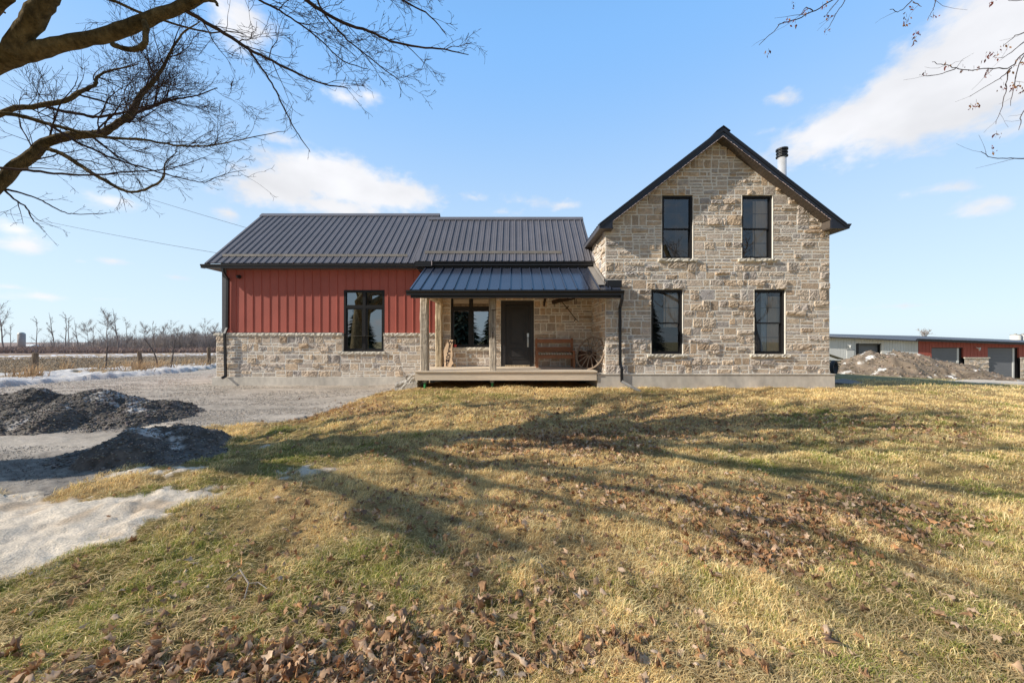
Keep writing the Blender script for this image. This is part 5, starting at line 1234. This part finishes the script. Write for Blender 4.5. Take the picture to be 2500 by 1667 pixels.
for k_i, (a, c) in enumerate(((d1b, d2a), (d2b, rx1))):
    stone_wall('stone_pier', front(Yq-.05), a+.03, c, [gb, zst-.05], rough=1.3)
house = _h
b = MB(); b.box(d1b, d2a+.05, Yq-.12, Yq-.001, zst-.048, zst+.03); b.box(d2b, rx1, Yq-.12, Yq-.001, zst-.048, zst+.03); b.build('ledge', M['ledge'], shop)
for (a, c) in ((d1a, d1b), (d2a, d2b)):
    b = MB(); n = 12
    for i in range(n): z0 = gb+(zd1-gb)*i/n; b.box(a+.02, c-.42, Yq+.125, Yq+.16, z0, z0+(zd1-gb)/n-.006)
    dr = b.build('roller_door', M['gdoor'], shop); b = MB(); b.box(c-.42, c-.26, Yq+.10, Yq+.17, gb, zd1); b.build('door_track', M['gwhite'], dr)
    b = MB(); b.box(c-.02, c+.04, Yq+.13, Yq+.5, gb, zd1); b.box(a, c, Yq+.02, Yq+.5, zd1-.04, zd1); b.box(c-.26, c-.02, Yq+.13, Yq+.18, gb, zd1); b.build('door_jamb', M['black'], dr)
b = MB(); zz = lambda px, py, Y: PZ(py, Y)
ro = [(2236, 829, 30.6), (2640, 843, 30.6), (2640, 836, 39), (2236, 820, 39)]
pt = [P(*q_) for q_ in ro]; b.poly(pt); b.poly([p-Vector((0, 0, .12)) for p in pt][::-1])
for i in range(4): j = (i+1) % 4; b.poly([pt[i], pt[i]-Vector((0, 0, .12)), pt[j]-Vector((0, 0, .12)), pt[j]])
b.build('roof', M['groof'], shop)
b = MB(); e0 = P(2240, 829.5, 30.5); e1 = P(2640, 843.5, 30.5); b.beam(e0, e1, .14, .2); b.build('gutter', M['black'], shop)
b = MB(); b.box(rx0, rx1, 38, 38.2, gb, ze0); b.box(rx1-.2, rx1, Yq+.12, 38, gb, .9); b.build('rear_wall', M['gdoor'], shop)
orn = thing('wall_ornament', 'white skull-shaped ornament between the two roller doors', 'ornament', P(2389, 852, 30.9))
def ornament(parent, px, py, Y, s):
    b = MB(); c = P(px, py, Y); f = Y/F*s
    b.tube([c+Vector((-6*f, 0, 3*f)), c+Vector((-3*f, -.02, 1.5*f)), c+Vector((0, -.05, 1.2*f)), c+Vector((3*f, -.02, 1.5*f)), c+Vector((6*f, 0, 3*f))], [.4*f, 1.2*f, 1.6*f, 1.2*f, .4*f], 6); b.build('horns', M['white'], parent)
    b = MB(); b.tube([c+Vector((0, -.05, 2*f)), c+Vector((0, -.08, -1*f)), c+Vector((0, -.05, -5*f))], [2.2*f, 1.9*f, .9*f], 8); b.build('skull', M['white'], parent)
ornament(orn, 2389, 851, 30.85, 1.0)
wsh = thing('metal_shed', 'pale grey metal shed with cream panels joined to the red workshop', 'shed', (29.5, 31, -1.8))
wx0, wx1 = PX(1985, Yq), PX(2242, Yq)
def wtop(x): px = CX+x*F/Yq; return PZ(820+(px-2023)*.05, Yq)
wa, wb = PX(2090, Yq), PX(2152, Yq); zdw = PZ(838.5, Yq)
b = MB()
def wseg(x0, x1, z0, mat_i):
    x = x0; b.mi = mat_i
    while x < x1-.01:
        x2 = min(x+.23, x1); b.prism([(x, z0), (x2-.03, z0), (x2-.03, wtop(x2-.03)), (x, wtop(x))], lambda p, y: (p[0], y, p[1]), Yq, Yq+.12); b.prism([(x2-.03, z0), (x2, z0), (x2, wtop(x2)), (x2-.03, wtop(x2-.03))], lambda p, y: (p[0], y, p[1]), Yq+.02, Yq+.12); x = x2
wseg(wx0, PX(2023, Yq), gb, 0); wseg(PX(2023, Yq), PX(2040, Yq), PZ(833, Yq), 1); wseg(PX(2040, Yq), wa, gb, 0); wseg(wa, wb, zdw, 1); wseg(wb, PX(2159, Yq), gb, 1); wseg(PX(2159, Yq), wx1, gb, 0)
b.mi = 0; b.box(PX(2023, Yq), PX(2040, Yq)-.001, Yq, Yq+.12, gb, PZ(833, Yq)-.001)
b.build('wall', [M['gwhite'], M['cream']], wsh)
b = MB(); b.box(wa+.25, wb, Yq+.35, Yq+.4, gb, zdw); dr = b.build('roller_door', M['gdoor'], wsh); b = MB(); b.box(wa, wa+.25, Yq+.02, Yq+.5, gb, zdw); b.box(wa, wb, Yq+.02, Yq+.5, zdw-.08, zdw); b.build('door_jamb', M['black'], dr)
b = MB(); b.box(PX(2067, Yq), PX(2085, Yq), Yq-.03, Yq-.002, gb, PZ(855, Yq)); dr = b.build('white_door', M['white'], wsh); b = MB(); b.box(PX(2066, Yq), PX(2086, Yq), Yq-.04, Yq-.0305, PZ(855, Yq), PZ(853.6, Yq)); b.build('door_head', M['gdoor'], dr)
b = MB(); pt = [P(1980, 819.5, 30.6), P(2240, 831, 30.6), P(2240, 820, 39), P(1980, 814, 39)]; b.poly(pt); b.poly([p-Vector((0, 0, .1)) for p in pt][::-1])
for i in range(4): j = (i+1) % 4; b.poly([pt[i], pt[i]-Vector((0, 0, .1)), pt[j]-Vector((0, 0, .1)), pt[j]])
b.build('roof', M['groof'], wsh)
b = MB(); b.box(wx0, wx1-.1, 38.3, 38.5, gb, 1.3); b.build('rear_wall', M['gdoor'], wsh)
orn = thing('wall_ornament', 'white skull-shaped ornament on the pale shed above its white door', 'ornament', P(2074, 845, 30.9)); ornament(orn, 2074, 845, 30.85, .9)
for (px_, lab) in ((2479, 'left of two pale storage tanks behind the workshop roof'), (2497, 'right, nearer of two pale storage tanks behind the workshop roof')):
    Y = 48; X = PX(px_, Y); tk = thing('storage_tank', lab, 'tank', (X, Y, -2), 'pale tanks behind the workshop'); r_ = 8.4*Y/F
    b = MB(); b.lathe(X, Y, [(r_, -3), (r_, PZ(818, Y))], 20); b.build('shell', M['cream'], tk, smooth=True)
    b = MB(); z = PZ(818, Y); b.lathe(X, Y, [(r_*1.02, z), (r_*1.02, z+.08)], 20); b.lathe(X, Y, [(r_*.3, z+.08), (r_*.3, z+.2)], 10); b.build('lid', M['grey'], tk)
bt = bare_tree('bare_tree', 'small bare tree showing above the workshop roof', 7.0, .4, 1.2, 33, (PX(2268, 75), 75, -3.0), None)
# lumber, tyre, sheet metal behind the right corner
lb = thing('lumber_stack', 'stack of raw boards under a slanting plank behind the house corner', 'lumber', (PX(2035, 19), 19, -.6))
b = MB(); b.beam(P(2010, 862, 19), P(2052, 876, 19), .35, .05); b.build('top_plank', M['lumber'], lb)
for i in range(4):
    b = MB(); z = PZ(880+i*6, 19.2); b.box(PX(2008, 19.2), PX(2050-i*2, 19.2), 19.1, 19.9, z-.07, z); b.build('board', M['lumber'], lb)
b = MB(); c = P(2036, 897, 17.2); n = 20
pr = [(.20, -.09), (.31, -.10), (.33, 0), (.31, .10), (.20, .09)]; rg = []
for i in range(n):
    a = 2*math.pi*i/n; rg.append([b.vert(c+Vector((math.cos(a)*r*.75, h+math.cos(a)*r*.4, math.sin(a)*r))) for r, h in pr])
for i in range(n):
    A, B = rg[i], rg[(i+1) % n]
    for k in range(5): j = (k+1) % 5; b.face((A[k], A[j], B[j], B[k]))
tag(b.build('tyre', M['tyre']), 'black tyre propped in front of the board stack', 'tyre')
b = MB(); b.beam(Vector((9.55, 12.0, 1.0)), Vector((9.55, 12.0, -.2)), .09, .08, up=(0, 1, 0)); 
b = MB(); x_ = PX(2025.5, 11.7); b.beam(Vector((XR+.11, 11.55, .86)), Vector((XR+.11, 11.55, .33)), .07, .09, up=(0, 1, 0)); b.build('utility_box', M['black'], house)
b = MB(); a0 = P(2036, 929, 12.3); 
pts_ = [(P(2033, 931, 12.6)), (P(2060, 929, 13.2)), (P(2090, 934, 13.0)), (P(2120, 940, 12.7)), (P(2085, 941, 12.2)), (P(2034, 937, 12.0))]
A = [b.vert(p+Vector((0, 0, .05+random.uniform(-.01, .02)))) for p in pts_]; B = [b.vert(p-Vector((0, 0, .06))) for p in pts_]
b.face(A); b.face(B[::-1])
for i in range(6): j = (i+1) % 6; b.face((A[i], B[i], B[j], A[j]))
tag(b.build('metal_sheet', M['tarp']), 'black metal sheet lying in the shade right of the foundation', 'sheet')
# overhead cables
def cable(label, a, c, sag):
    b = MB(); a = Vector(a); c = Vector(c); b.tube([a.lerp(c, t)-Vector((0, 0, sag*4*t*(1-t))) for t in np.linspace(0, 1, 25)], .009, 5); tag(b.build('overhead_cable', M['wire']), label, 'cable', 'overhead cables to the house')
cable('lower overhead cable running from the left edge to the wing roof', P(-250, 455, 26), (-10.3, 17.5, 4.9), .35)
cable('upper overhead cable running behind the tree twigs to the wing roof', P(-200, 290, 25), (-8.4, 17.2, 5.45), .35)

# ================================================================= SKY, SUN, CAMERA
w = bpy.data.worlds.new('World'); sc.world = w; w.use_nodes = True; nt = w.node_tree; nt.nodes.clear(); LK = nt.links.new
el = math.asin(-SUN.z); az = math.atan2(-SUN.x, -SUN.y)
sky = nt.nodes.new('ShaderNodeTexSky'); sky.sky_type = 'NISHITA'; sky.sun_disc = False; sky.sun_elevation = el; sky.sun_rotation = az
sky.altitude = 100; sky.air_density = 1.0; sky.dust_density = .6; sky.ozone_density = 1.6
def mth(op, a, b=None, c=None, clamp=False):
    n = nt.nodes.new('ShaderNodeMath'); n.operation = op; n.use_clamp = clamp
    for i, v in enumerate((a, b, c)):
        if v is None: continue
        if isinstance(v, (int, float)): n.inputs[i].default_value = v
        else: LK(v, n.inputs[i])
    return n.outputs[0]
tc = nt.nodes.new('ShaderNodeTexCoord'); sp = nt.nodes.new('ShaderNodeSeparateXYZ'); LK(tc.outputs['Generated'], sp.inputs[0])
azn = mth('ARCTAN2', sp.outputs[0], sp.outputs[1]); eln = mth('ARCSINE', sp.outputs[2])
nz = nt.nodes.new('ShaderNodeTexNoise'); nz.inputs['Scale'].default_value = 9; nz.inputs['Detail'].default_value = 8; nz.inputs['Roughness'].default_value = .62
mpn = nt.nodes.new('ShaderNodeMapping'); mpn.inputs['Scale'].default_value = (1, 1, 1.7); LK(tc.outputs['Generated'], mpn.inputs[0]); LK(mpn.outputs[0], nz.inputs['Vector'])
nz2 = nt.nodes.new('ShaderNodeTexNoise'); nz2.inputs['Scale'].default_value = 34; nz2.inputs['Detail'].default_value = 6; LK(mpn.outputs[0], nz2.inputs['Vector'])
nn = mth('ADD', mth('SUBTRACT', nz.outputs['Fac'], .5), mth('MULTIPLY', mth('SUBTRACT', nz2.outputs['Fac'], .5), .45))
def ang(px, py):
    x, z = (px-CX)/F, (CY-py)/F; r = math.sqrt(x*x+1+z*z); return math.atan2(x, 1), math.asin(z/r), r
CL = [(690, 455, 150, 52, 0, 1.25), (810, 440, 190, 58, 0, 1.4), (940, 475, 130, 42, 0, 1.2), (600, 470, 80, 28, 0, .6), (800, 500, 200, 26, 0, .9), (590, 45, 75, 75, 0, .8), (545, 10, 60, 40, 0, .5), (840, 240, 75, 26, 0, .62), (900, 238, 36, 18, 0, .5), (690, 342, 75, 16, 0, .45), (705, 395, 60, 18, 0, .6), (640, 400, 30, 12, 0, .4),
      (2050, 305, 190, 58, -12, 1.25), (2220, 230, 220, 100, -22, 1.5), (2390, 150, 220, 140, -28, 1.5), (2530, 60, 180, 150, 0, 1.4), (2300, 300, 320, 44, -4, .9), (2230, 285, 230, 62, -6, 1.1), (2370, 235, 220, 100, -12, 1.25), (2120, 270, 130, 50, -10, 1.0), (2330, 120, 90, 60, 0, .9), (2480, 290, 140, 34, 0, .6), (1940, 335, 80, 24, 0, .7), (1905, 240, 45, 20, 0, .55), (1290, 492, 60, 14, 5, .45), (1370, 500, 40, 10, 0, .35), (1230, 517, 60, 14, 0, .42), (1160, 482, 36, 9, 0, .35),
      (2280, 464, 70, 12, 3, .45), (2400, 502, 90, 20, 0, .55), (60, 600, 90, 24, 0, .6), (30, 560, 60, 16, 0, .4), (100, 725, 130, 13, 0, .5), (250, 730, 60, 9, 0, .35), (265, 492, 60, 17, 0, .4), (430, 676, 60, 9, 0, .4), (190, 638, 24, 8, 0, .35), (275, 637, 36, 7, 0, .35), (560, 520, 30, 14, 0, .4), (1870, 322, 50, 8, 0, .25), (20, 700, 90, 9, 0, .35), (2250, 745, 150, 5, 0, .18)]
dens = None
for (px_, py_, rx, ry, rt, am) in CL:
    a0, e0, r = ang(px_, py_); x = (px_-CX)/F
    ra = 1.22*rx/F/(1+x*x); re = 1.25*ry/F/r
    da = mth('SUBTRACT', azn, a0); de = mth('SUBTRACT', eln, e0)
    if rt:
        t = math.radians(-rt); u = mth('ADD', mth('MULTIPLY', da, math.cos(t)), mth('MULTIPLY', de, math.sin(t))); v = mth('SUBTRACT', mth('MULTIPLY', de, math.cos(t)), mth('MULTIPLY', da, math.sin(t)))
    else: u, v = da, de
    q = mth('ADD', mth('POWER', mth('ABSOLUTE', mth('DIVIDE', u, ra)), 2), mth('POWER', mth('ABSOLUTE', mth('DIVIDE', v, re)), 2))
    m = mth('MULTIPLY', mth('SUBTRACT', 1.0, mth('SQRT', q)), am)
    m = mth('MAXIMUM', m, -.6)
    dens = m if dens is None else mth('SMOOTH_MAX', dens, m, .22)
# faint cloud elsewhere, for the reflections
rear = mth('MULTIPLY', mth('SUBTRACT', nz.outputs['Fac'], .42), 1.6); rm = mth('LESS_THAN', sp.outputs[1], -.1)
dens = mth('ADD', mth('MULTIPLY', dens, mth('SUBTRACT', 1, rm)), mth('MULTIPLY', rear, rm))
dd = mth('ADD', dens, mth('MULTIPLY', nn, 1.5))
mr = nt.nodes.new('ShaderNodeMapRange'); mr.interpolation_type = 'SMOOTHSTEP'; mr.inputs['From Min'].default_value = -.02; mr.inputs['From Max'].default_value = .72; LK(dd, mr.inputs['Value'])
cov = mth('MULTIPLY', mr.outputs[0], .93)
nz3 = nt.nodes.new('ShaderNodeTexNoise'); nz3.inputs['Scale'].default_value = 6; nz3.inputs['Detail'].default_value = 4; LK(mpn.outputs[0], nz3.inputs['Vector'])
shade = mth('MULTIPLY_ADD', nz3.outputs['Fac'], .50, .62)
cc = nt.nodes.new('ShaderNodeVectorMath'); cc.operation = 'SCALE'; cc.inputs[0].default_value = (7.2, 7.15, 7.3); LK(shade, cc.inputs['Scale'])
# sky colour: physical sky hazed at horizon; unseen zenith and rear darkened for sun contrast
hz = nt.nodes.new('ShaderNodeMapRange'); hz.interpolation_type = 'SMOOTHSTEP'; hz.inputs['From Min'].default_value = -.02; hz.inputs['From Max'].default_value = .75; hz.inputs['To Min'].default_value = 1; hz.inputs['To Max'].default_value = 0; LK(eln, hz.inputs['Value'])
hc = nt.nodes.new('ShaderNodeMix'); hc.data_type = 'RGBA'; LK(hz.outputs[0], hc.inputs[0]); hc.inputs[6].default_value = (1.75, 3.9, 7.4, 1); hc.inputs[7].default_value = (4.9, 6.1, 7.0, 1)
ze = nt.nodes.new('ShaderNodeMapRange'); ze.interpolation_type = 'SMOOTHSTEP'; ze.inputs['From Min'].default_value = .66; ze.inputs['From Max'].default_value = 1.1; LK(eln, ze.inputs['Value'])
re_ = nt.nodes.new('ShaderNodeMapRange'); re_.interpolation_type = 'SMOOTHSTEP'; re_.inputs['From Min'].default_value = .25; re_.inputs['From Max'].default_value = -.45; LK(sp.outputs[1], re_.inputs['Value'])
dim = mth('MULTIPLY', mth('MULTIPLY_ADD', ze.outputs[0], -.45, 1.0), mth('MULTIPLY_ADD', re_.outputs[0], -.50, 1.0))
mx0 = nt.nodes.new('ShaderNodeMix'); mx0.data_type = 'RGBA'; mx0.inputs[0].default_value = .85; LK(sky.outputs[0], mx0.inputs[6]); LK(hc.outputs[2], mx0.inputs[7])
mx = nt.nodes.new('ShaderNodeMix'); mx.data_type = 'RGBA'; LK(cov, mx.inputs[0]); LK(mx0.outputs[2], mx.inputs[6]); LK(cc.outputs[0], mx.inputs[7])
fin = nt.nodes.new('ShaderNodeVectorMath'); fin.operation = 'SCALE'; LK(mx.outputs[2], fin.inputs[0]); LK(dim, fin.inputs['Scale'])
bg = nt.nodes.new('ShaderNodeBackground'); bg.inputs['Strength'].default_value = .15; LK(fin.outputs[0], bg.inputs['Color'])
ow = nt.nodes.new('ShaderNodeOutputWorld'); LK(bg.outputs[0], ow.inputs['Surface'])
sd = bpy.data.lights.new('sun', 'SUN'); sd.energy = 5.0; sd.angle = math.radians(.5); sd.color = (1, .93, .81)
so = bpy.data.objects.new('sun', sd); COL.objects.link(so); so.rotation_euler = SUN.to_track_quat('-Z', 'Y').to_euler(); so.location = (-20, -5, 20)
cd = bpy.data.cameras.new('camera'); cam = bpy.data.objects.new('camera', cd); COL.objects.link(cam); cam.location = (0, 0, EYE); cam.rotation_euler = (math.pi/2, 0, 0)
cd.sensor_width = 36; cd.lens = F/2500*36; cd.shift_x = -(CX-1250)/2500; cd.clip_end = 6000; cd.clip_start = .05
sc.camera = cam
sc.view_settings.view_transform = 'Standard'; sc.view_settings.look = 'None'; sc.view_settings.exposure = 0; sc.view_settings.gamma = 1
sc.render.engine = 'CYCLES'; sc.cycles.max_bounces = 6; sc.cycles.diffuse_bounces = 4; sc.cycles.transparent_max_bounces = 8; sc.cycles.use_denoising = DENOISE; sc.cycles.denoiser = 'OPENIMAGEDENOISE'; sc.cycles.denoising_input_passes = 'RGB_ALBEDO_NORMAL'; sc.cycles.denoising_prefilter = 'ACCURATE'
sc.cycles.sample_clamp_indirect = 6
